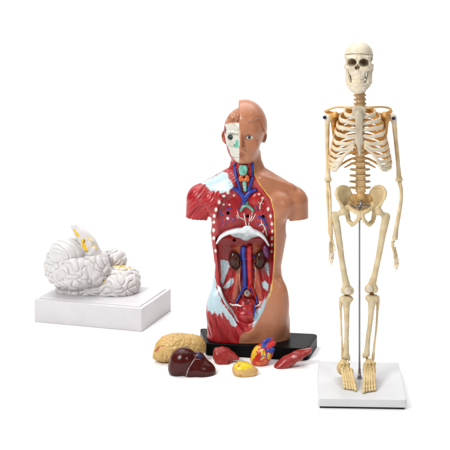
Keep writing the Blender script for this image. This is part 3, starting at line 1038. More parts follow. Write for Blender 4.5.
B.cap(P(239.6, 154.9, -21.6), P(246.6, 155.1, -18.4), 0.5, 0.4, 0.4, 'sub')
B.cap(P(241, 159.3, -19.5), P(246, 159.2, -17), 0.7, 0.5, 1.2, 'sub')
# hair line of the skin half
def hair(X, Y, Z):
    c = P(244.8, 126.0, 5)
    q = np.sqrt(((X - c[0]) / 22.6) ** 2 + ((Y - c[1]) / 26.4) ** 2 + ((Z - c[2]) / 26.6) ** 2)
    d = (q - 1) * 22
    u = X - c[0]
    zl = T.h - (119.6 + 1.0 * np.sin(u * 0.3 + 0.6) - 2.5 * np.clip((u - 2) / 12, 0, 1) + 17 / (1 + np.exp(-(u - 18) / 0.9)))
    lim = np.where(Y < 8, zl, T.h - 150)
    return np.maximum(smax(d, (lim - Z) * 0.7, 1.5), Xc - X)
B.op(hair, P(236, 150, 0) + [0, -28, 0], P(270, 98, 0) + [0, 36, 0], 1.6)
# scalp ridges of the opened half
rr_ = random.Random(2)
for i in range(9):
    x0 = 228 + 1.25 * i + rr_.uniform(-.4, .4)
    y0, y1 = 121.5 - rr_.uniform(0, 2), 114.5 - 0.45 * i + rr_.uniform(-1, 1.5)
    d0, d1 = -9.5 - 0.95 * i, -8 - 0.85 * i
    B.tube([P(x0, y0, d0 - 0.6), P(x0 + 0.3, (y0 + y1) / 2, (d0 + d1) / 2 - 0.8), P(x0 + 1.4, y1, d1 + 0.6)], [0.4, 0.55, 0.3], 1.0)
# ears
for ex, sg in ((223.9, -1), (264.4, 1)):
    B.ell(P(ex, 137.0, 6), (2.1, 3.8, 6.0), (0, sg * 8, sg * 20), 1.6)
    B.ell(P(ex + sg * 0.8, 137.0, 3.4), (1.2, 1.8, 3.6), None, 0.6, 'sub')
# skull half: eye, cheek and nose hollows
B.tube([P(225.8, 134.2, -11.4), P(228.6, 132.2, -15.0), P(232.6, 131.6, -17.6), P(237.6, 133.2, -19.4)], [0.9, 1.2, 1.3, 1.1], 2.2)
B.ell(P(230.2, 137.2, -18.5), (3.5, 5.5, 3.4), None, 1.0, 'sub')
B.ell(P(230.2, 137.2, -14.0), (2.0, 2.2, 2.0), None, 0.3)
B.cap(P(225.6, 142.4, -11.5), P(233, 145.0, -17.6), 1.6, 1.6, 1.2)
B.cap(P(231.5, 154.4, -16.4), P(238.8, 155.0, -19.6), 0.35, 0.35, 0.5, 'sub')
B.ell(P(230.5, 151, -16.2), (3.2, 3.0, 3.6), None, 2, 'sub')
B.ell(P(224.6, 131, -8), (2.6, 4, 4.0), None, 1.5, 'sub')
# ---- the open chest and belly
OPEN = [(235.5, 165), (252.5, 163.5), (254, 172), (257, 181), (263.5, 190), (270, 199), (273.4, 211), (274.4, 228), (274.2, 250), (273, 272), (270.6, 292),
        (264, 310), (257, 322), (250.5, 330.5), (244, 331.5), (238, 325), (231, 312), (224, 299), (219.5, 284), (217.5, 262), (215.5, 240), (215.8, 222), (218.5, 207),
        (224, 197), (231.5, 190), (235.5, 181)]
OP2 = np.array([P(x, y, -16)[[0, 2]] for x, y in OPEN])
fl_y = np.array([160, 170, 185, 200, 214, 226, 232, 238, 248, 280, 296, 310, 322, 334])
fl_d = np.array([-8.5, -8.5, -9.5, -11.0, -11.5, -11.5, -8.5, -1.5, 2.0, 2.5, 0.5, -6.0, -13.5, -20])
def cavity(X, Y, Z):
    A = (X + 0 * Z)[:, 0, :]
    Zs = (Z + 0 * X)[:, 0, :]
    pd = poly_dist(A, Zs, OP2).astype(np.float32)[:, None, :]
    fl = np.interp(T.h - Zs, fl_y, fl_d).astype(np.float32)[:, None, :] - 3.5 * np.clip(1 + pd / 9.0, 0, 1) ** 2
    return smax(pd, Y - fl, 1.8)
B.op(cavity, P(205, 340, 0) + [0, -34, 0], P(285, 155, 0) + [0, 10, 0], 1.0, 'sub')
# psoas and back muscles, heart bed, pubic organs
for x0, y0, x1, y1, r0, r1 in ((240, 262, 233.5, 297, 3.6, 4.4), (255.5, 262, 262, 297, 3.6, 4.4), (233, 262, 226, 292, 3.4, 4), (264, 262, 268, 290, 3, 3.4)):
    B.cap(P(x0, y0, 4.8), P(x1, y1, 2.0), r0, r1, 1.6)
B.ell(P(256.5, 199, -9.8), (6.5, 4.5, 8.0), (0, 20, 0), 2)
B.ell(P(233, 214, -9.5), (10.5, 3.5, 13), None, 3)
B.ell(P(262, 214, -9), (8.5, 3.5, 13), None, 3)
B.ell(P(247, 306, -5), (9.5, 6.5, 8.5), None, 3)
B.ell(P(247, 299.5, -11.5), (4.4, 4.0, 4.2), None, 1.0, 'sub')
B.ell(P(247, 316, -11), (10, 5, 7), None, 2.5)
B.cap(P(239, 316.4, -16.5), P(254.5, 316.2, -16.5), 0.5, 0.5, 0.6, 'sub')
PEGS = [(228, 213), (247.8, 216), (263.2, 216.6), (234.2, 240), (246.6, 267)]
for x, y in PEGS:
    d = B.front(T, x, y, -30, 10)
    if d is not None:
        B.cap(P(x, y, d - 2), P(x, y, d + 3.5), 1.55, 1.55, 0.2, 'sub')
# muscle fibre relief on the opened side
def fibres(ax, ay, amp, wl, pts):
    lo_ = np.array([min(p[0] for p in pts), max(p[1] for p in pts)])
    hi_ = np.array([max(p[0] for p in pts), min(p[1] for p in pts)])
    p2 = np.array([P(x, y, -16)[[0, 2]] for x, y in pts])
    sl, g = B.block(P(lo_[0], lo_[1], 0) + [-3, -34, -3], P(hi_[0], hi_[1], 0) + [3, 8, 3])
    X, Y, Z = g
    A, Zs = (X + 0 * Z)[:, 0, :], (Z + 0 * X)[:, 0, :]
    m = np.clip(-poly_dist(A, Zs, p2) / 3, 0, 1).astype(np.float32)[:, None, :]
    wv = waves(0.16, 10, 9)(X, Y, Z)
    ph = (ax * X + ay * Z) * (6.283 / wl) + 1.8 * wv
    B.D[sl] += m * amp * (0.5 + 0.5 * np.sin(ph + 0 * Y)) ** 3
fibres(0.75, -0.6, 0.5, 3.4, [(187, 195), (206, 184), (222, 194), (216, 204), (208, 224), (184, 224)])
fibres(0.45, -0.9, 0.5, 3.6, [(224, 166), (236, 160), (238, 186), (230, 190)])
fibres(0.95, 0.3, 0.6, 3.8, [(207, 298), (226, 310), (240, 330), (236, 341), (205, 341)])
fibres(0.98, 0.1, 0.4, 3.2, [(208, 235), (214, 235), (218, 275), (214, 285)])
fibres(0.97, -0.2, 0.5, 3.0, [(222, 262), (240, 262), (238, 302), (226, 296)])
fibres(0.97, 0.2, 0.5, 3.0, [(254, 262), (270, 262), (268, 292), (256, 302)])

V, F = B.nets()
Nn = normals(V, F)
pt = Paint(T, V, RED)
px, py = pt.px, pt.py
EDGE = [(239.4, 90), (239.4, 164), (252.5, 163.5), (254, 172), (257, 181), (263.5, 190), (270, 199), (273.4, 211), (274.4, 228), (274.2, 250), (273, 272), (270.6, 292),
        (264, 310), (257, 322), (250.5, 330.5), (244, 333), (240, 336), (238, 350)]
r4 = random.Random(14)
# fibre streaks over all the red
st = waves(1.0, 18, 21, (1.6, 0.3, 0.35))(np.where((px < 216) & (py < 226), V[:, 0] - 0.9 * V[:, 2], V[:, 0] + 0.5 * V[:, 2]), V[:, 1], V[:, 2])
pt.lay(np.where(st > 0.9, -1.0, 1.0) * (st - 0.9) * -0.6, PINK, soft=1.2, amt=0.45, everywhere=True)
pt.lay(0.9 + st, DRED, soft=1.2, amt=0.5, everywhere=True)
front = V[:, 1] < 3
pt.front = front
# belly floor and chest floor tones
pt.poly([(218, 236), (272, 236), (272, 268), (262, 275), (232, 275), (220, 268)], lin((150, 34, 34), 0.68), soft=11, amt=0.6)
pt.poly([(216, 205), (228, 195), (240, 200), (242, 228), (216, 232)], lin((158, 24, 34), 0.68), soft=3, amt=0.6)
pt.dot(256.5, 199, 5.5, 6.5, lin((190, 30, 30), 0.75), soft=1.5)
pt.dot(239.5, 250, 6, 4.5, ORG, soft=4, amt=0.85)
pt.dot(254.5, 249, 6, 4.5, ORG, soft=4, amt=0.85)
pt.poly([(238, 262), (241, 262), (238, 300), (232, 300)], lin((216, 150, 110), 0.7), soft=2, amt=0.5)
pt.poly([(252, 262), (256, 262), (262, 298), (257, 300)], lin((216, 150, 110), 0.7), soft=2, amt=0.4)
# pale sinew sheets
for g_ in ([(220.6, 260), (228.6, 261), (229.4, 266), (226, 276), (222.6, 286), (221, 282)],
           [(223, 287.5), (228, 281), (233, 277.4), (234, 281), (232, 285), (225.5, 289)],
           [(264.5, 263), (268.4, 262), (269, 276), (265.6, 272)], [(261.6, 283), (265, 280), (268.6, 284), (268, 291), (263, 288)]):
    pt.poly(g_, TEND, soft=0.8, rag=0.25)
pt.poly([(201, 183), (210, 178.4), (222, 172), (226, 172.5), (232.6, 184), (233, 187.5), (229, 191), (221, 193.5), (218, 190.4), (215.4, 192.6), (213, 189.6), (210.6, 190.6), (208, 187)], TEND, soft=0.9, rag=0.45)
pt.poly([(213.6, 271), (215.4, 280), (217, 290), (222, 303), (228.4, 312), (233.4, 318.4), (237, 325), (235.6, 327), (232, 325.4), (226.4, 318), (222, 311.4), (222.4, 318),
         (219, 313), (217.6, 316.6), (214.6, 311.6), (212, 315), (209.6, 310), (207.2, 312.6), (207, 306), (208.4, 295), (211, 282)], TEND, soft=0.9, rag=0.35)
pt.poly([(216.4, 284), (219.5, 294), (226, 305), (233, 314.6), (236.4, 321), (238.6, 322), (233.6, 312), (226, 300), (220.6, 288)], lin((206, 226, 232), .86), soft=0.7, rag=0.15)
pt.poly([(272.6, 288), (272, 294), (265, 310), (257, 323), (252.6, 328), (253.4, 320), (255, 312), (260, 308), (264, 300)], TEND, soft=0.8, rag=0.5)
for k_ in range(26):
    x0 = r4.choice([r4.uniform(221, 239), r4.uniform(257, 271)])
    y0 = r4.uniform(262, 292)
    dx = (x0 - 247) * 0.10
    pt.line([(x0, y0), (x0 + dx * 0.6, y0 + r4.uniform(4, 8)), (x0 + dx, y0 + r4.uniform(9, 16))], 0.12, r4.choice([PINK, PINK, DRED]), soft=0.8, amt=0.55)
for k_ in range(30):
    x0, y0 = r4.uniform(188, 214), r4.uniform(192, 216)
    pt.line([(x0, y0), (x0 - 3.2, y0 + 3.4), (x0 - 5.4, y0 + 6.6)], 0.1, r4.choice([PINK, DRED, DRED]), soft=0.8, amt=0.4)
for k_ in range(22):
    x0, y0 = r4.uniform(208, 233), r4.uniform(314, 328)
    pt.line([(x0, y0), (x0 + 0.8, y0 + 5), (x0 + 2.2, y0 + 9)], 0.1, r4.choice([PINK, DRED, DRED]), soft=0.7, amt=0.5)
pt.line([(236, 304.4), (240, 305.8), (243, 305)], 0.2, OFFW, soft=0.8)
pt.line([(240, 316.4), (254, 316.2)], 0.15, PINK, soft=0.8)
pt.dot(247, 301, 3.6, 4.4, DRED, soft=1.6, amt=0.8)
pt.dot(249, 312, 1.4, 1.0, BLUE, soft=1, amt=0.5)
# cut rib ends
for x, y, rx, ry in ((228, 193, 1.5, 1.4), (224, 196, 1.6, 1.3), (234, 195.4, 1.1, 1.1), (219.2, 202.4, 1.5, 1.9), (223.6, 204.6, 1.0, 0.9), (229.6, 204.8, 0.9, 0.9), (216, 209.6, 1.3, 1.9), (214.2, 216, 1.4, 1.8),
                     (213.8, 222.2, 1.4, 1.6), (213.6, 230.4, 1.4, 2.2), (213.8, 238, 1.4, 1.8), (215.6, 251, 1.3, 1.8), (227.6, 218.4, 1.3, 1.5),
                     (259, 194, 1.4, 1.0), (262.6, 198, 1.5, 1.4), (268, 209, 1.2, 1.9), (270.6, 216, 1.1, 2.0), (271.8, 224, 1.1, 2.0), (272.2, 231.4, 1.1, 2.0), (271.8, 238.4, 1.1, 1.9), (271.8, 245, 1.1, 1.6), (271.4, 251.4, 1.1, 1.7)):
    pt.dot(x, y, rx, ry, OFFW, soft=0.6, rag=0.15)
r5 = random.Random(5)
for i in range(34):
    x, y = r5.uniform(219, 242), r5.uniform(203, 226)
    pt.dot(x, y, r5.uniform(.6, 1.1), r5.uniform(.6, 1.1), r5.choice([BLUE, BLUE, DRED, lin((220, 40, 40), .8), PINK]), soft=0.6, rag=0.2)
for i in range(12):
    x, y = r5.uniform(255, 269), r5.uniform(204, 232)
    pt.dot(x, y, r5.uniform(.6, 1.0), r5.uniform(.6, 1.0), r5.choice([BLUE, DRED, lin((220, 40, 40), .8)]), soft=0.6, rag=0.2)
# peg holes: the dark of each recess is painted in
for x, y in PEGS:
    pt.dot(x, y, 1.5, 1.5, lin((16, 12, 14)), soft=0.4)
# neck: side muscles, throat
pt.poly([(233.6, 164), (236, 164), (238.4, 180), (236.4, 190), (233.4, 182)], DRED, soft=1, amt=0.4)
# skull half
SKP = [(225.0, 124), (231, 122.8), (239.4, 123), (239.4, 163.4), (236, 162), (231.5, 156), (228.0, 150), (225.6, 141), (223.8, 132)]
pt.poly(SKP, lin((230, 227, 215), 0.74), soft=0.5, rag=0.12)
pt.poly([(222, 127), (225.6, 126), (226.4, 130), (225.4, 134), (223, 133)], lin((150, 40, 50), 0.66), soft=0.8)
pt.poly([(225.4, 144), (227.4, 146), (229.6, 150.5), (230.2, 154.6), (227.8, 153), (225.6, 149)], lin((170, 34, 40), 0.68), soft=0.8)
pt.line([(233, 124), (236.6, 126.5), (238.6, 130)], 0.25, lin((150, 130, 110), .7), soft=0.6, amt=0.6)
pt.line([(228, 142.6), (231.5, 145), (235, 145)], 0.25, lin((150, 140, 120), .7), soft=0.6, amt=0.6)
pt.line([(232.6, 157.2), (239.2, 157.6)], 0.3, lin((150, 120, 110), .7), soft=0.6, amt=0.7)
pt.poly([(236.2, 139.4), (238.8, 141), (239.0, 147.6), (235.6, 148.6), (233.8, 146.8)], TURQ, soft=0.8, rag=0.15)
pt.dot(230.2, 137.2, 2.7, 2.7, lin((20, 24, 22)), soft=0.5)
pt.dot(230.9, 136.4, 0.5, 0.5, lin((120, 180, 160)), soft=0.4)
# skin side, painted round to the back
right_of = poly_dist(px, py, EDGE + [(420, 350), (420, 90)])
back = V[:, 1] >= 3
xc_b = np.where(py < 165, 239.4, 247.0)
pt.lay(np.where(back, (xc_b - px) * 1.0, right_of), SKIN, soft=0.35, everywhere=True)
# the opened half of the scalp and the left ear are skin coloured too
sc_ = poly_dist(px, py, [(216, 96), (239.4, 96), (239.4, 123), (231, 122.8), (225, 124), (222.8, 132), (225.2, 144), (219, 146), (217, 130)])
pt.lay(sc_, lin((200, 130, 95), 0.7), soft=0.5, rag=0.1, everywhere=True)
for k_ in range(9):
    x = r5.uniform(229, 238)
    y = r5.uniform(112, 121)
    pt.dot(x, y, 0.45, 1.0, lin((240, 205, 170), .8), soft=0.6, amt=0.6)
# eye
pt.front = V[:, 1] < -8
pt.poly([(245.4, 138.0), (247.2, 136.2), (250, 135.6), (252.6, 136.6), (253.6, 137.8), (251.6, 138.9), (248, 139.1)], lin((214, 212, 204), .72), soft=0.35)
pt.dot(249.4, 137.4, 1.55, 1.7, lin((60, 70, 76)), soft=0.4)
pt.dot(249.4, 137.4, 0.8, 0.85, lin((12, 12, 14)), soft=0.3)
pt.line([(245.2, 137.6), (247.2, 135.8), (250, 135.2), (252.8, 136.2), (254, 137.6)], 0.12, lin((90, 50, 40), .7), soft=0.6)
pt.poly([(239.5, 153.4), (242, 152.6), (245.6, 154.6), (243, 157.2), (239.5, 157.8)], lin((190, 112, 84), 0.66), soft=0.8, amt=0.8)
# yellow fat line along the cut edge of the skin
pt.front = front
E2 = [(253.2, 164), (254.4, 172), (257.4, 181), (264, 190), (270.6, 199), (274, 211), (275, 228), (274.9, 250), (273.8, 272), (271.6, 290)]
pt.line(E2, 0.35, YEL, soft=0.8, rag=0.15)
pt.line([(271.4, 284), (270, 294), (266, 303)], 0.6, lin((236, 214, 120), .8), soft=0.9, rag=0.3)
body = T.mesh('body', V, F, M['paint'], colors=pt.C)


# ---- organs and vessels that stand proud of the opened body
def draped(pts, lift=0.3):
    out = []
    last = -15
    for x, y in pts:
        d = B.front(T, x, y, -34, 12)
        last = d if d is not None else last
        out.append(P(x, y, last - lift))
    return out

def vessel(name, paths, col, lift=0.2, mat='paint', flat=0.8, label=None, sides=10):
    parts = []
    lines = []
    for pts, rad in paths:
        q, r_ = spline([(x, y, 0) for x, y in pts], rad, 5)
        dp = draped([(a, b) for a, b, _ in q], lift)
        parts.append(sweep(dp, list(r_), 1, sides, 1.0))
        lines.append(np.array(dp))
    grp = list(range(len(lines)))
    for i in range(len(lines)):
        for j in range(i):
            dd = np.linalg.norm(lines[i][:, None, :] - lines[j][None], axis=2).min()
            if dd < 1.5:
                a_, b_ = grp[i], grp[j]
                grp = [b_ if q == a_ else q for q in grp]
    for g_ in sorted(set(grp)):
        one_vessel(name, [p_ for p_, q in zip(parts, grp) if q == g_], col, mat)


def one_vessel(name, parts, col, mat, label=None):
    v, f = merge(parts)
    n = waves(0.8, 12, 4)(v[:, 0], v[:, 1], v[:, 2])
    c = np.asarray(col)[None] * (1 + 0.12 * n[:, None])
    return T.mesh(name, v, f, M[mat], colors=np.clip(c, 0, 1), label=label)

# sweep without extra spline when points are already dense
def organ(name, build, box, vox=0.4, painter=None, col=RED, mat='paint', parent=None):
    f = Field(box[0], box[1], vox)
    build(f)
    v, q = f.nets()
    p_ = Paint(T, v, col)
    if painter:
        painter(p_)
    p_.C = np.clip(p_.C * (1 + 0.06 * p_.n1[:, None]), 0, 1)
    return T.mesh(name, v, q, M[mat], parent, colors=p_.C)

def bx(x0, y0, x1, y1, d0, d1):
    return P(x0, y1, 0) + [0, d0, 0], P(x1, y0, 0) + [0, d1, 0]

# throat
def throat(f):
    f.ell(P(243, 170.5, -11.4), (4.3, 3.0, 6.2), None)
    f.ell(P(240.4, 168, -13), (1.7, 1.6, 3.2), (0, 18, 0), 1)
    f.ell(P(245.8, 168, -13), (1.7, 1.6, 3.2), (0, -18, 0), 1)
    f.cap(P(244, 180, -10.6), P(245.2, 190, -11), 2.3, 1.8, 1)
    f.ell(P(243.4, 170, -15.4), (0.8, 1, 2.6), None, 0.8, 'sub')
def throat_p(p_):
    p_.poly([(237, 175), (250, 175), (249, 181), (238, 181)], ORG, soft=0.6, rag=0.3)
    p_.line([(240, 184), (248, 184)], 0.3, OFFW, soft=0.6, amt=0.6)
    p_.line([(240, 187), (248, 187)], 0.3, OFFW, soft=0.6, amt=0.6)
    p_.dot(243.8, 172, 1.0, 1.6, lin((70, 140, 120), .7), soft=0.8, amt=0.6)
organ('throat_cartilage', throat, bx(235, 160, 251, 194, -19, -4), 0.4, throat_p, TURQ)
organ('thyroid_gland', lambda f: (f.ell(P(240.8, 178.4, -12.4), (2.3, 2.0, 3.6), (0, 10, 0)), f.ell(P(247.4, 178.4, -12.4), (2.3, 2.0, 3.6), (0, -10, 0)), f.cap(P(241, 179.6, -13.2), P(247, 179.6, -13.2), 1.3, 1.3, 1)),
      bx(236, 172, 252, 185, -18, -6), 0.35, None, ORG)
vessel('neck_artery', [([(236.4, 166), (239.6, 178), (241.4, 188), (243, 196)], 0.8), ([(251.6, 166), (250.4, 178), (248, 188), (246, 196)], 0.8)], lin((196, 30, 30), .78), 0.6)
vessel('neck_vein', [([(234.6, 164), (235.8, 174), (238.4, 184), (240.4, 191)], [1.3, 1.4, 1.5, 1.8]), ([(252.8, 163), (252.6, 173), (251, 183), (248.6, 190)], [1.3, 1.4, 1.5, 1.8]),
                     ([(233.4, 188.4), (238, 191), (243.4, 197), (244.2, 203)], [1.5, 2.1, 2.7, 2.6]), ([(256.0, 190), (251, 191.6), (247, 195.4), (244.4, 200)], [1.6, 2.2, 2.4, 2.6])], BLUE, 1.6)
vessel('windpipe_branch', [([(246.4, 202), (246, 205), (243, 207), (240.6, 211)], [2.0, 2.0, 1.6, 1.4]), ([(246, 205), (249.4, 207), (253.4, 211)], [2.0, 1.6, 1.4])], lin((110, 172, 152), .76), 1.0)
vessel('lung_nerve', [([(243.8, 213), (245, 219), (246.6, 227)], [0.5, 0.6, 0.8]), ([(237.4, 212), (239, 217), (242.4, 218.6), (244.4, 220)], [0.4, 0.5, 0.5, 0.4]), ([(236.8, 215), (238, 219)], 0.35),
                      ([(252.4, 212), (251.4, 218), (249, 221.6), (249.4, 228)], [0.5, 0.6, 0.6, 0.8]), ([(255.6, 214), (253, 219), (250.6, 221.6)], [0.35, 0.4, 0.4]), ([(249, 222), (249.8, 215)], 0.4)],
       lin((232, 228, 224), .84), 0.2)
vessel('lung_nerve', [([(260, 209), (260.4, 204), (263, 199)], [0.7, 0.6, 0.4]), ([(260.6, 205), (258.6, 202)], 0.35), ([(261.2, 203), (263.4, 203.6)], 0.35), ([(259.4, 226), (262, 224), (265, 228), (267, 236)], [0.5, 0.7, 0.7, 0.5]),
                      ([(264.8, 228), (263, 233)], 0.45), ([(262, 224), (261, 220)], 0.4), ([(262.6, 231), (260.4, 235)], 0.35)], lin((232, 228, 224), .84), 0.2)
vessel('lung_vein', [([(258, 216), (263, 219), (267, 225), (269, 230)], [0.9, 1.0, 0.8, 0.5]), ([(263, 219), (266, 217.6)], 0.5), ([(258, 211), (257, 206)], 0.5), ([(265.8, 223), (264, 226)], 0.5)], BLUE, 0.2)
vessel('lung_vein', [([(226, 207), (229, 209), (231.4, 207.6)], 0.55), ([(232, 221.6), (235, 219)], 0.6), ([(221, 213.4), (223.4, 215)], 0.5)], BLUE, 0.15)

# the white midriff shelf
def midriff(f):
    top = [(216.6, 243.5, -10), (220.4, 237.6, -13), (227, 233.4, -15.5), (236, 231.2, -16.5), (243, 231.0, -16.8), (250, 231.0, -16.8), (257, 233.2, -16), (263.6, 237.6, -14.5), (268.8, 245.5, -11)]
    q, r_ = spline([P(*t) for t in top], [0.8, 1.4, 1.8, 2.2, 2.5, 2.4, 2.0, 1.5, 0.8], 6)
    for i in range(len(q) - 1):
        for o in (0, 2.2, 4.4, 6.6, 8.8):
            f.cap(q[i] + [0, o, 0.0], q[i + 1] + [0, o, 0.0], r_[i] * (1 - o * .02), r_[i + 1] * (1 - o * .02), 0.4)
    f.tube([P(242, 231, -16), P(247.6, 226.2, -16.6), P(252.6, 230.8, -16)], [2.2, 1.5, 2.0], 1.5)
    f.ell(P(245, 234.4, -11), (14, 5.5, 4.0), None, 3.5)
    f.ell(P(246, 237.6, -12), (4, 4.5, 3.0), None, 3)
    for x, w in ((236, .8), (241, .6), (251, .7), (256, .6)):
        f.tube([P(x, 236.5, -17.5), P(x + (246 - x) * 0.1, 241.5, -16)], [0.5 * w, 0.9 * w], 1.6, 'sub')
def midriff_p(p_):
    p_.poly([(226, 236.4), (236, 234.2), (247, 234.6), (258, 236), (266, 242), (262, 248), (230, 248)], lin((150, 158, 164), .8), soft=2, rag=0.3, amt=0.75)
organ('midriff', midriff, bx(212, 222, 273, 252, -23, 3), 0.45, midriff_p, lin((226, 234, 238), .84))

def kidney(cx, cy, sg):
    def b(f):
        f.ell(P(cx, cy, -2.6), (6.0, 5.0, 9.6), (0, sg * 8, 0))
        f.ell(P(cx - sg * 5.8, cy + 0.5, -3.5), (2.2, 5, 2.6), None, 1.5, 'sub')
    def p_(q):
        q.dot(cx + sg * 2, cy - 2, 2.6, 5, lin((92, 44, 34), .7), soft=3, amt=0.5)
        q.line([(cx - sg * 3.2, cy - 3), (cx - sg * 3.0, cy + 4)], 0.3, lin((150, 120, 60), .7), soft=0.6, amt=0.6)
    return organ('kidney', b, bx(cx - 9, cy - 12, cx + 9, cy + 12, -11, 6), 0.4, p_, BROWN, 'liver')
kidney(235.0, 260.5, -1)
kidney(260.2, 260.0, 1)
organ('spleen', lambda f: f.ell(P(266.2, 251.6, -4.5), (3.4, 3.8, 7.0), (0, -14, 0)), bx(260, 242, 273, 262, -11, 3), 0.4, None, lin((104, 44, 96), .72))
vessel('large_vein', [([(243.6, 247.5), (243.0, 254), (244.2, 266), (244.8, 276), (244.6, 288)], [3.1, 2.8, 2.6, 2.4, 2.1]), ([(243.4, 257), (248, 259), (254.4, 256.6)], [1.4, 1.2, 1.0]),
                      ([(243.4, 258), (238.4, 259)], [1.3, 1.0]), ([(253.6, 255.4), (256.4, 257)], 0.7), ([(244.6, 286), (247, 287.6), (252, 290), (256, 298), (257.4, 304)], [1.9, 1.7, 1.4, 1.2, 0.9]),
                      ([(244.6, 287), (241, 293), (237.6, 300), (235.6, 302.6)], [1.8, 1.3, 1.1, 0.8]), ([(253.6, 318), (254.4, 311), (253.8, 304)], 0.7)], BLUE, 1.4)
vessel('large_artery', [([(249.8, 246), (249.6, 256), (249.8, 270), (250.2, 285)], [3.2, 3.2, 3.0, 2.6]), ([(249.8, 284), (248, 290), (243.6, 296)], [1.8, 1.3, 0.9]), ([(250.2, 284), (253.4, 291), (255.6, 299)], [1.8, 1.3, 0.9])],
       lin((200, 24, 28), .8), 1.8)
vessel('small_vein', [([(252, 263), (254.4, 264)], 0.5), ([(252, 270), (254.4, 270.6)], 0.5), ([(252.4, 277), (254.6, 277.4)], 0.5)], BLUE, 0.8)
vessel('urine_duct', [([(238.8, 264), (239.4, 275), (240, 286), (241.4, 296)], 0.5), ([(256, 264), (255.6, 276), (254.6, 287), (254, 296)], 0.5)], lin((226, 178, 140), .76), 0.3)
organ('bowel_stump', lambda f: (f.ell(P(247.2, 293.4, -7), (3.1, 3.0, 3.3), None), f.ell(P(247.2, 292.6, -10.4), (1.7, 2, 1.8), None, 0.6, 'sub')), bx(242, 287, 252, 299, -15, -3), 0.32,
      lambda q: q.dot(247.2, 292.6, 1.6, 1.6, lin((120, 110, 100), .7), soft=0.8), lin((176, 164, 150), .76))
vessel('sinew', [([(229.6, 303.6), (233, 305.2), (237, 305), (240.8, 306.2)], [0.7, 1.2, 1.1, 0.6]), ([(254.6, 306.6), (258, 305.4), (260.6, 303.4)], [0.5, 0.9, 0.6])], OFFW, 0.6)
# ================================================================ white brain model on a white block
R = Thing('brain_model', 'white sectioned brain model with yellow vessels on a thick white rectangular block', 'brain', 102, 313)
P = R.P
BW = lin((236, 233, 232), 0.69)
BS = lin((206, 196, 184), 0.78)
YV = lin((240, 196, 36), 0.82)


def block():
    s = R.s
    def loc(x, y, yy):
        D = FOC * CAMH / yy
        return np.array([(x - 225) * D / FOC / s - R.ox, D / s - R.D / s])
    a, b = loc(34, 322, 322), loc(142, 332, 332)
    u = b - a
    L = np.linalg.norm(u)
    u /= L
    n = np.array([-u[1], u[0]])
    q5 = math.radians(-5)
    n = np.array([n[0] * math.cos(q5) - n[1] * math.sin(q5), n[0] * math.sin(q5) + n[1] * math.cos(q5)])
    dp = np.linalg.norm(loc(171, 313, 313) - b) * 1.12
    h, r = 22.0, 1.3
    V, F = [], []
    prof = ((0.6, 0), (0, 0.6), (0, h - 1.0), (0.15, h - 0.5), (0.5, h - 0.15), (1.0, h))
    for ins, z in prof:
        for cx, cy, t0 in ((0, 0, 180), (L, 0, 270), (L, dp, 0), (0, dp, 90)):
            for q in range(7):
                t = math.radians(t0 + 15 * q)
                x = cx + (r if cx == 0 else -r) + (r - ins) * math.cos(t)
                y = cy + (r if cy == 0 else -r) + (r - ins) * math.sin(t)
                p = a + u * x + n * y
                V.append((p[0], p[1], z))
    m = 28
    for i in range(len(prof) - 1):
        for j in range(m):
            k = (j + 1) % m
            F.append((i * m + j, i * m + k, (i + 1) * m + k, (i + 1) * m + j))
    F.append(tuple(range(m))[::-1])
    F.append(tuple((len(prof) - 1) * m + j for j in range(m)))
    V = np.array(V)
    R.mesh('base_block', V, F, M['white'], smooth=False, colors=np.tile(lin((234, 231, 234), 0.69), (len(V), 1)))
    # raised plate the brain stands on
    V2, F2 = [], []
    for ins, z in ((4.0, h - 0.3), (4.0, h + 0.5), (4.5, h + 0.9)):
        for x, y in ((ins, ins), (L - ins, ins), (L - ins, dp - ins), (ins, dp - ins)):
            p = a + u * x + n * y
            V2.append((p[0], p[1], z))
    for i in range(2):
        for j in range(4):
            k = (j + 1) % 4
            F2.append((i * 4 + j, i * 4 + k, (i + 1) * 4 + k, (i + 1) * 4 + j))
    F2.append((3, 2, 1, 0))
    F2.append((8, 9, 10, 11))
    R.mesh('top_plate', np.array(V2), F2, M['white'], smooth=False, colors=np.tile(lin((236, 233, 236), 0.70), (len(V2), 1)))
block()
TOPZ = 22.9


def lobe(name, box, build, K=0.62, seed=2, depth=0.9, width=0.34, vox=0.5, base=BW, sulc=BS, paint=None, mat='white', aniso=(1, 1, 1), thing=None, floor=None, parent=None):
    """smooth lumps furrowed by a labyrinth of sulci"""
    th = thing or R
    f = Field(box[0], box[1], vox)
    build(f)
    X, Y, Z = [f.ax[i].reshape([-1 if j == i else 1 for j in range(3)]) for i in range(3)]
    g = None
    if depth > 0:
        wx, wy, wz = waves(K * 0.45, 8, seed + 50), waves(K * 0.45, 8, seed + 51), waves(K * 0.45, 8, seed + 52)
        a = 0.9 / K
        g = waves(K, 16, seed, aniso)(X + a * wx(X, Y, Z), Y + a * wy(X, Y, Z), Z + a * wz(X, Y, Z))
        near = np.abs(f.D) < 6
        fur = np.exp(-np.abs(g) / width)
        f.D = f.D + np.where(near, depth * fur - 0.25 * depth, 0).astype(np.float32)
    if floor is not None:
        f.D = np.maximum(f.D, (floor - Z).astype(np.float32) + 0 * f.D)
    v, q = f.nets()
    p_ = Paint(th, v, base)
    if paint:
        paint(p_)
    o = th.mesh(name, v, q, M[mat], parent, colors=p_.C)
    return o, f


def bb(x0, y0, x1, y1, d0, d1, th=R):
    return th.P(x0, y1, 0) + [0, d0, 0], th.P(x1, y0, 0) + [0, d1, 0]


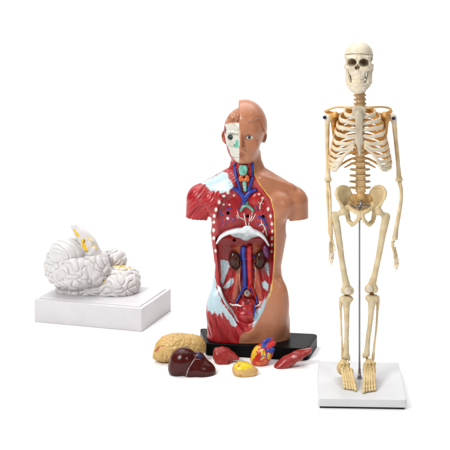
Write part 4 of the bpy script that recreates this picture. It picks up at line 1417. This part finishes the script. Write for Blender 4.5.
# lower lobes that lie on the plate
lobe('brain_lobe', bb(52, 255, 112, 306, -34, 40), lambda f: (
    f.ell(P(78, 287, -2), (23, 19, 12.5), (0, 0, -10)), f.ell(P(92, 288, -8), (18, 14, 10.5), (0, 0, -10), 3)),
    0.74, 4, 2.1, 0.66, floor=TOPZ)
lobe('brain_lobe', bb(88, 248, 147, 310, -36, 40), lambda f: (
    f.ell(P(116, 284, -4), (24.5, 20, 18.5), (0, 0, -12)), f.ell(P(108, 291, -11), (19, 11, 10), (0, 0, -12), 3), f.ell(P(128, 279, 2), (13, 14, 12.5), None, 3)),
    0.72, 9, 2.1, 0.66, floor=TOPZ,
    paint=lambda p_: (p_.line([(104, 264.6), (112, 265.6), (121, 266.2), (130, 268.4)], 0.8, YV, soft=1.0, rag=0.45), p_.line([(114, 265.6), (119, 269.4), (126, 270)], 0.3, YV, soft=0.8, rag=0.3), p_.line([(121, 266.2), (125, 264.6)], 0.4, YV, soft=0.8, rag=0.3),
                      p_.line([(103, 283), (105, 279)], 0.5, YV, soft=0.8, rag=0.4)))
# the big cupped lobe above them
def cup(f):
    f.ell(P(75.5, 268, -10), (31.5, 22, 22), (0, -6, -10))
    f.ell(P(94, 268, -13), (16, 15, 17.5), None, 3)
    f.ell(P(58, 263, -4), (13.5, 16, 17), None, 3)
    f.ell(P(74, 247.5, -10), (30, 26, 8.5), (0, -3, -10), 1.5, 'sub')
lobe('brain_lobe', bb(38, 236, 116, 298, -42, 30), cup, 0.70, 27, 2.2, 0.66,
     paint=lambda p_: (p_.line([(99, 287), (103.5, 284)], 0.8, YV, soft=1, rag=0.6), p_.line([(62, 289), (75, 292), (88, 290.6)], 0.3, lin((196, 170, 120), .7), soft=1.2, rag=0.5, amt=0.6)))
# far lobe at the back
lobe('brain_lobe', bb(94, 242, 132, 276, -14, 34), lambda f: (f.ell(P(113.5, 260, 10), (13.8, 13, 11.5)), f.ell(P(106, 262, 8), (10, 10, 9), None, 2)), 0.76, 33, 1.9, 0.62)
# smooth cerebellum with long curved grooves
def cereb(f):
    f.ell(P(67.0, 251.0, -12), (17.6, 16, 13.6), (0, -4, -8))
    f.ell(P(59.5, 256, -14), (9.6, 11, 8.4), None, 2)
    f.ell(P(77, 254, -12), (10, 12, 11), None, 3)
    for ln in ([(51.4, 246), (55, 244.4), (60, 247), (66, 251.6), (69.6, 256.6), (67.4, 261)], [(50.8, 252.6), (56, 253.6), (62, 256), (66, 260)],
               [(56, 240.6), (63, 242), (71, 246.4), (76.4, 252), (77.6, 258)], [(62.6, 237.8), (71, 240), (78, 245), (82.4, 251)], [(52, 249.4), (57, 249.6), (62.4, 252.6), (66.6, 257)]):
        q, _ = spline([(x, y, 0) for x, y in ln], 1, 5)
        pts = []
        for x, y, _z in q:
            d = f.front(R, x, y, -34, 8)
            if d is not None:
                pts.append(R.P(x, y, d - 0.2))
        m = len(pts)
        for i in range(m - 1):
            w = 0.25 + 0.6 * math.sin(math.pi * (i + 0.5) / m)
            f.cap(pts[i], pts[i + 1], w, w, 0.9, 'sub')
lobe('cerebellum', bb(44, 230, 100, 274, -38, 16), cereb, 0.5, 3, 0.0, vox=0.45)
# opened brain stem sticking up
def stem(f):
    f.tube([P(74.2, 226.6, -14), P(77, 230, -14), P(82.4, 235.5, -14), P(88.4, 244, -13), P(92.4, 254, -12), P(97, 261, -11)], [3.3, 4.3, 6.2, 8.2, 9.2, 9.0], 1)
    f.ell(P(100, 258, -9), (8.5, 9, 7.5), None, 2)
    f.tube([P(80.6, 232, -20), P(84, 238, -21), P(86, 243.4, -22)], [0.4, 0.6, 0.3], 0.8, 'sub')
    for x, y, d in ((77, 234, -17.6), (80, 240.4, -19.2), (83.6, 245.6, -21), (86.4, 250.4, -22), (91, 243, -20.4), (93.6, 250, -21), (89.4, 255.4, -22)):
        f.ell(P(x, y, d + 0.9), (2.2, 1.5, 3.0), (0, 30, 0), 2.2)
    f.tube([P(79, 229, -18.5), P(86, 236, -20), P(93, 243.6, -20)], [0.5, 0.8, 0.8], 0.9, 'sub')
    f.tube([P(74.4, 230, -18.5), P(79.6, 239, -20.4), P(84.6, 249, -22), P(87, 256, -22)], [0.6, 0.9, 1.0, 0.8], 0.9, 'sub')
    f.tube([P(88.4, 242.0, -21), P(92, 249, -22), P(95.4, 255, -21)], [0.5, 0.7, 0.5], 0.9, 'sub')
def stem_p(p_):
    p_.poly([(72.6, 229.4), (74.6, 229.2), (77, 232.6), (79.4, 236.8), (78.4, 238), (75.6, 235.4)], YV, soft=0.8, rag=0.5)
    p_.poly([(81.4, 240), (83.6, 238.6), (85.6, 241.6), (84.4, 243.4), (86.4, 246), (88.0, 250.6), (87, 252), (84, 250.8), (82.6, 246)], YV, soft=0.9, rag=0.7)
    p_.dot(89.4, 257.4, 1.6, 0.8, YV, soft=0.8, rag=0.4)
    p_.line([(87.4, 237.4), (91, 240), (95, 245), (96.4, 249)], 0.7, lin((240, 214, 120), .82), soft=1.2, rag=0.7)
    p_.line([(86.6, 248), (89.6, 246.6), (92, 247)], 0.4, YV, soft=0.8, rag=0.4)
    p_.line([(84.6, 240), (83.8, 243)], 0.3, lin((120, 96, 50), .7), soft=0.7, rag=0.2)
    p_.line([(84.4, 251.2), (87.6, 251.6)], 0.35, lin((110, 84, 40), .7), soft=0.7)
lobe('brain_stem', bb(60, 218, 116, 276, -30, 22), stem, 0.5, 3, 0.0, vox=0.45, paint=stem_p)

# ================================================================ loose organs on the table
def loose(name, label, cat, px, py):
    return Thing(name, label, cat, px, py, 'loose organs in front of the torso')

# tan half of a brain
Q1 = loose('brain_half', 'tan wrinkled half of a brain lying behind the dark brown liver', 'brain half', 179, 360)
P = Q1.P
TANB = lin((224, 184, 112), 0.72)
def halfb(f):
    f.ell(P(180, 347.2, 0), (24.5, 17, 13.6), (0, 5, 6))
    f.ell(P(193, 346, 1), (13, 13, 11), None, 3)
    f.ell(P(164, 352.5, -3), (10.6, 11, 9.4), None, 3)
    f.ell(P(157, 355.8, -4), (4.8, 6, 3.6), None, 2)
lobe('brain_half_shell', bb(148, 328, 210, 372, -28, 24, Q1), halfb, 0.92, 12, 1.0, 0.45, vox=0.42, base=TANB, sulc=lin((196, 150, 80), .7), mat='paint', thing=Q1, floor=0.15, paint=lambda p_: (
    p_.poly([(154.6, 351), (158.6, 346.6), (163.4, 345), (164, 347), (160, 348.6), (157, 352.4)], lin((196, 110, 60), .74), soft=0.9, rag=0.6, amt=0.7),
    p_.dot(160.6, 347.4, 2.6, 1.0, lin((230, 196, 140), .78), soft=0.7),
    p_.line([(155, 351.6), (159, 347), (163.4, 345.6)], 0.35, lin((180, 50, 40), .7), soft=0.7, rag=0.3),
    p_.dot(163, 355.6, 0.8, 0.6, lin((170, 90, 50), .7), soft=0.8), p_.dot(181.4, 340, 0.9, 0.5, lin((180, 90, 50), .7), soft=0.8),
    p_.line([(152.6, 353), (157, 360), (166, 365), (175, 366)], 0.3, lin((150, 80, 50), .7), soft=1.2, rag=0.5, amt=0.5)))

def solid(th, name, box, build, painter=None, col=RED, mat='paint', vox=0.4, floor=0.12, relief=None, blur=0):
    f = Field(box[0], box[1], vox)
    build(f)
    if blur:
        f.D = np.clip(f.D, -5, 5)
        for _ in range(blur):
            for ax in range(3):
                f.D = (np.roll(f.D, 1, ax) + 2 * f.D + np.roll(f.D, -1, ax)) / 4
    if relief:
        X, Y, Z = [f.ax[i].reshape([-1 if j == i else 1 for j in range(3)]) for i in range(3)]
        f.D = f.D + np.where(np.abs(f.D) < 4, relief(X, Y, Z), 0).astype(np.float32)
    f.D = np.maximum(f.D, (floor - f.ax[2])[None, None, :].astype(np.float32))
    v, q = f.nets()
    p_ = Paint(th, v, col)
    if painter:
        painter(p_)
    p_.C = np.clip(p_.C * (1 + 0.05 * p_.n1[:, None]), 0, 1)
    return th.mesh(name, v, q, M[mat], colors=p_.C), f

# liver
Q2 = loose('liver', 'dark brown glossy liver of two lobes split by a pale ligament', 'liver', 192, 373)
P = Q2.P
LIV = lin((76, 20, 17), 0.72)
def liver(f):
    f.ell(P(182.6, 361.4, 0), (13.0, 13, 14.4), (0, 34, 0))
    f.ell(P(176.4, 368.2, -1), (8.4, 10, 9.0), None, 3)
    f.ell(P(199.4, 368.4, -1), (17.0, 12, 10.2), (0, 16, 0), 2)
    f.ell(P(190, 369, -1), (9, 12, 9.5), None, 3)
    f.ell(P(197, 361.4, 1), (9.0, 9, 9.4), (0, 30, 0), 3)
    f.tube([P(199.0, 350.5, -6), P(193, 360.5, -13.5), P(188.4, 368, -15), P(186.2, 377, -14)], [1.0, 1.2, 1.1, 1.0], 1.2, 'sub')
def liver_p(p_):
    p_.line([(198.4, 352.6), (193.2, 361), (189, 367.6), (186.6, 374), (186, 378)], 0.22, lin((216, 196, 196), .8), soft=0.7, rag=0.12)
    p_.line([(193.2, 361), (196, 359), (200, 359.4)], 0.12, lin((190, 170, 176), .8), soft=0.7, amt=0.8)
    p_.poly([(198, 352), (201.6, 353.6), (203.4, 357.6), (200.6, 358.6), (197.4, 357.6)], lin((44, 40, 84), .72), soft=1.0, rag=0.3)
solid(Q2, 'liver_body', bb(163, 341, 222, 383, -22, 20, Q2), liver, liver_p, LIV, 'liver', 0.42)

# lungs
LUNG = lin((172, 50, 46), 0.74)
Q3 = loose('lung', 'short rounded red lung piece lying between the dark liver and the heart', 'lung', 226, 362)
P = Q3.P
def slab_of(f, th, pts, d0, half, k, lean=0.0):
    # a thick rounded shell with the given outline
    p2 = np.array([th.P(x, y, d0)[[0, 2]] for x, y in pts])
    def fn(X, Y, Z):
        A, Zs = (X + 0 * Z)[:, 0, :], (Z + 0 * X)[:, 0, :]
        pd = poly_dist(A, Zs, p2).astype(np.float32)[:, None, :]
        return smax(pd, np.abs(Y - d0 - lean * (Z - p2[:, 1].mean())) - half, k)
    lo, hi = p2.min(0), p2.max(0)
    f.op(fn, np.array([lo[0], d0 - half - 6, lo[1]]), np.array([hi[0], d0 + half + 6, hi[1]]), 0.6)
def lung_a(f):
    slab_of(f, Q3, [(213.0, 351), (215.5, 348.6), (222, 347.4), (228, 348.8), (233.6, 352.4), (240.6, 357.4), (239, 359.4), (233.6, 359.6), (231, 363), (227, 366), (222, 367), (215.5, 364), (212.4, 357)], -1, 5.5, 7, 0.35)
    f.cap(Q3.P(220, 362, 2), Q3.P(219, 367.5, 3), 2.4, 2.0, 1)
    f.ell(Q3.P(233, 362.2, -7), (5.5, 4, 2.6), (0, 20, 0), 1.0, 'sub')
solid(Q3, 'lung_shell', bb(208, 344, 246, 372, -18, 16, Q3), lung_a, lambda p_: (
    p_.line([(222, 367), (226.4, 363.4), (232, 362.2), (239, 362.8)], 0.5, lin((110, 30, 30), .7), soft=1, rag=0.2, amt=0.7),
    p_.dot(227, 354.6, 0.7, 0.5, lin((120, 30, 30), .7), soft=0.7)), LUNG, blur=7, relief=lambda X, Y, Z: 0.18 * waves(0.9, 12, 8)(X, Y, Z))
Q4 = loose('lung', 'long red wedge of lung resting beside the heart at the right end of the plinth', 'lung', 293, 366)
P = Q4.P
def lung_b(f):
    slab_of(f, Q4, [(272.8, 371), (274.4, 364.6), (282, 357.8), (293, 352.8), (303, 350.0), (312, 348.6), (311.6, 353), (302, 358.6), (293, 364.2), (284.4, 368.6), (275, 372.4)], -1, 6.5, 6.5, 0.25)
    f.tube([P(289.6, 363, -2), P(291.4, 367, -3), P(292.4, 370.6, -3)], [1.7, 1.3, 1.0], 0.8)
    f.tube([P(300.6, 357.6, -1), P(303, 360.4, -1)], [1.5, 1.0], 0.8)
solid(Q4, 'lung_shell', bb(268, 342, 317, 376, -18, 18, Q4), lung_b, lambda p_: (
    p_.line([(274, 371), (281, 366), (292, 361), (303, 357), (311, 353)], 0.4, lin((112, 30, 30), .7), soft=1.2, rag=0.2, amt=0.6),),
    LUNG, blur=7, relief=lambda X, Y, Z: 0.16 * waves(0.9, 12, 8)(X, Y, Z))

# heart
Q5 = loose('heart', 'small red and yellow heart with blue vessels propped against the black plinth', 'heart', 263, 364)
P = Q5.P
def heart(f):
    f.ell(P(261.4, 355.0, 0), (10.0, 9.4, 11.4), (0, 26, 0))
    f.ell(P(257.4, 360, -1), (7.0, 7, 6.0), None, 3)
    f.ell(P(266, 351, 0), (8, 8, 8), None, 2)
    f.cap(P(264.4, 348, 0), P(270.8, 340.0, 2), 3.2, 2.8, 1.2)
    f.cap(P(267.4, 348.6, -3), P(273.6, 343.6, -1), 2.9, 2.4, 1.0)
    f.tube([P(262.4, 346, -1), P(265.4, 341.2, 0), P(269, 340.0, 1)], [2.2, 2.3, 1.8], 0.8)
    f.ell(P(270.6, 349.6, -3), (4.2, 4, 2.6), (0, 10, 0), 0.8)
    f.tube([P(262, 350, -8), P(259, 356, -10), P(256.6, 361, -8.5)], [0.7, 0.6, 0.4], 0.5, 'sub')
def heart_p(p_):
    HR, HB, HY, HO = lin((206, 30, 26), .8), lin((34, 66, 168), .78), lin((240, 196, 50), .84), lin((232, 120, 50), .8)
    p_.poly([(251, 352), (256, 346), (261, 346), (258, 352), (253, 360), (250.5, 364)], HY, soft=1, rag=0.5)
    p_.poly([(254, 361), (262, 362.4), (268, 358), (266, 364), (258, 366.5)], HO, soft=1.4, rag=0.5, amt=0.8)
    p_.poly([(260.4, 349), (263.6, 349.4), (266.6, 357), (262.4, 360), (259.4, 361.6), (261.4, 356)], HY, soft=0.8, rag=0.5)
    p_.poly([(268, 352), (271, 354), (269.6, 359.4), (267, 360)], HY, soft=0.9, rag=0.4)
    p_.poly([(264, 346.6), (275, 344), (276, 350), (272, 353.6), (266, 352)], HB, soft=0.6, rag=0.3)
    p_.poly([(261, 347.4), (262, 342), (267, 337), (272, 338), (268, 343), (264.6, 348)], HB, soft=0.6, rag=0.3)
    p_.poly([(265.6, 347.6), (270.6, 341.4), (275, 341.8), (275, 345), (270, 348.4), (267, 349.4)], lin((204, 30, 30), .8), soft=0.5, rag=0.15)
    p_.line([(259, 348.6), (258.4, 353), (255.4, 358)], 0.35, HR, soft=0.7, rag=0.3)
    p_.line([(263.4, 351), (263, 355), (260.6, 359), (260.4, 362)], 0.35, HB, soft=0.7, rag=0.3)
    p_.line([(263, 355), (266, 358)], 0.3, HR, soft=0.7, rag=0.3)
    p_.line([(267, 352), (266, 356), (267.6, 360)], 0.35, HB, soft=0.7, rag=0.3)
    p_.line([(256, 351), (259.6, 355), (258.6, 358)], 0.3, HR, soft=0.7, rag=0.3)
solid(Q5, 'heart_body', bb(244, 332, 282, 370, -16, 14, Q5), heart, heart_p, lin((204, 44, 30), .78), vox=0.32)

# stomach
Q6 = loose('stomach', 'small pale tan stomach with yellow patch and red vessels lying in front of the heart', 'stomach', 244, 374.5)
P = Q6.P
def stomach(f):
    f.ell(P(243.0, 370.0, 0), (11.0, 9, 8.6), (0, 4, 0))
    f.ell(P(250.6, 371.4, 0), (6.6, 7, 5.6), (0, 18, 0), 3)
    f.ell(P(255.6, 370.4, 0), (2.6, 3, 2.0), (0, 20, 0), 2)
def stomach_p(p_):
    p_.poly([(234.4, 365.4), (239, 362), (247, 362.4), (254, 365.4), (250, 368.4), (243, 369.6), (238, 371), (235, 369)], lin((240, 214, 20), .86), soft=1.2, rag=0.8)
    p_.line([(236.6, 363.4), (239.4, 364.4), (242, 364)], 0.4, lin((200, 30, 30), .8), soft=0.6, rag=0.3)
    p_.line([(239.4, 364.4), (238.4, 366.4)], 0.3, lin((200, 30, 30), .8), soft=0.6, rag=0.3)
    p_.line([(239.6, 375), (241.6, 376), (242.4, 377.8)], 0.4, lin((200, 30, 30), .8), soft=0.6, rag=0.3)
    p_.line([(233, 371), (238, 376.4), (246, 378)], 0.3, lin((180, 140, 90), .7), soft=1.2, amt=0.5)
solid(Q6, 'stomach_body', bb(228, 355, 262, 384, -16, 14, Q6), stomach, stomach_p, lin((230, 184, 112), .76), vox=0.4)
# ================================================================ the white table sweep, camera and lamps
def sweep_sheet():
    prof = [(-3.0, 0.0), (6.2, 0.0)]
    for i in range(1, 13):
        t = math.radians(90 * i / 12)
        prof.append((6.2 + 1.4 * math.sin(t), 1.4 - 1.4 * math.cos(t)))
    prof.append((7.6, 6.0))
    V, F = [], []
    for y, z in prof:
        V += [(-9, y, z), (9, y, z)]
    for i in range(len(prof) - 1):
        F.append((2 * i, 2 * i + 1, 2 * i + 3, 2 * i + 2))
    me = bpy.data.meshes.new('white_backdrop')
    me.from_pydata(V, [], F)
    me.polygons.foreach_set('use_smooth', np.ones(len(F), bool))
    me.materials.append(material('white_paper', lin((250, 250, 250), 0.96), 0.8, 0.0, 1, 0.01, 3, 0.1))
    o = bpy.data.objects.new('white_backdrop', me)
    COL.objects.link(o)
    o['kind'] = 'structure'
    o['label'] = 'plain white surface and backdrop under the models'
sweep_sheet()

W = bpy.data.worlds.new('World')
SC.world = W
W.use_nodes = True
W.node_tree.nodes['Background'].inputs[0].default_value = (0.95, 0.97, 1.0, 1)
W.node_tree.nodes['Background'].inputs[1].default_value = 0.1


def lamp(name, loc, aim, size, power, col=(1, 1, 1)):
    d = bpy.data.lights.new(name, 'AREA')
    d.shape = 'RECTANGLE'
    d.size, d.size_y = size
    d.energy = power
    d.color = col
    o = bpy.data.objects.new(name, d)
    COL.objects.link(o)
    o.location = loc
    v = np.array(aim, float) - np.array(loc, float)
    from mathutils import Vector
    o.rotation_euler = Vector(v).to_track_quat('-Z', 'Y').to_euler()
    return o
lamp('key_softbox', (-1.8, 0.6, 2.4), (0, 2.6, 0.35), (1.1, 1.1), 96, (1, 0.985, 0.96))
lamp('fill_softbox', (1.6, 0.3, 1.7), (0.1, 2.6, 0.35), (0.4, 0.6), 14)
lamp('top_softbox', (0, 3.2, 3.4), (0, 3.0, 0), (4, 2.5), 92)
lamp('backdrop_lamp', (0, 4.6, 4.5), (0, 7.2, 0.6), (11, 1), 270)

cam = bpy.data.cameras.new('camera')
co = bpy.data.objects.new('camera', cam)
COL.objects.link(co)
co.location = (0, 0, CAMH)
co.rotation_euler = (math.radians(90), 0, 0)
cam.sensor_width = 36
cam.lens = 80
cam.shift_y = -0.5
cam.clip_start = 0.05
cam.clip_end = 100
SC.camera = co
SC.view_settings.view_transform = 'Standard'
SC.view_settings.look = 'None'
SC.view_settings.exposure = 0
SC.view_settings.gamma = 1
SC.render.resolution_x = SC.render.resolution_y = 1024
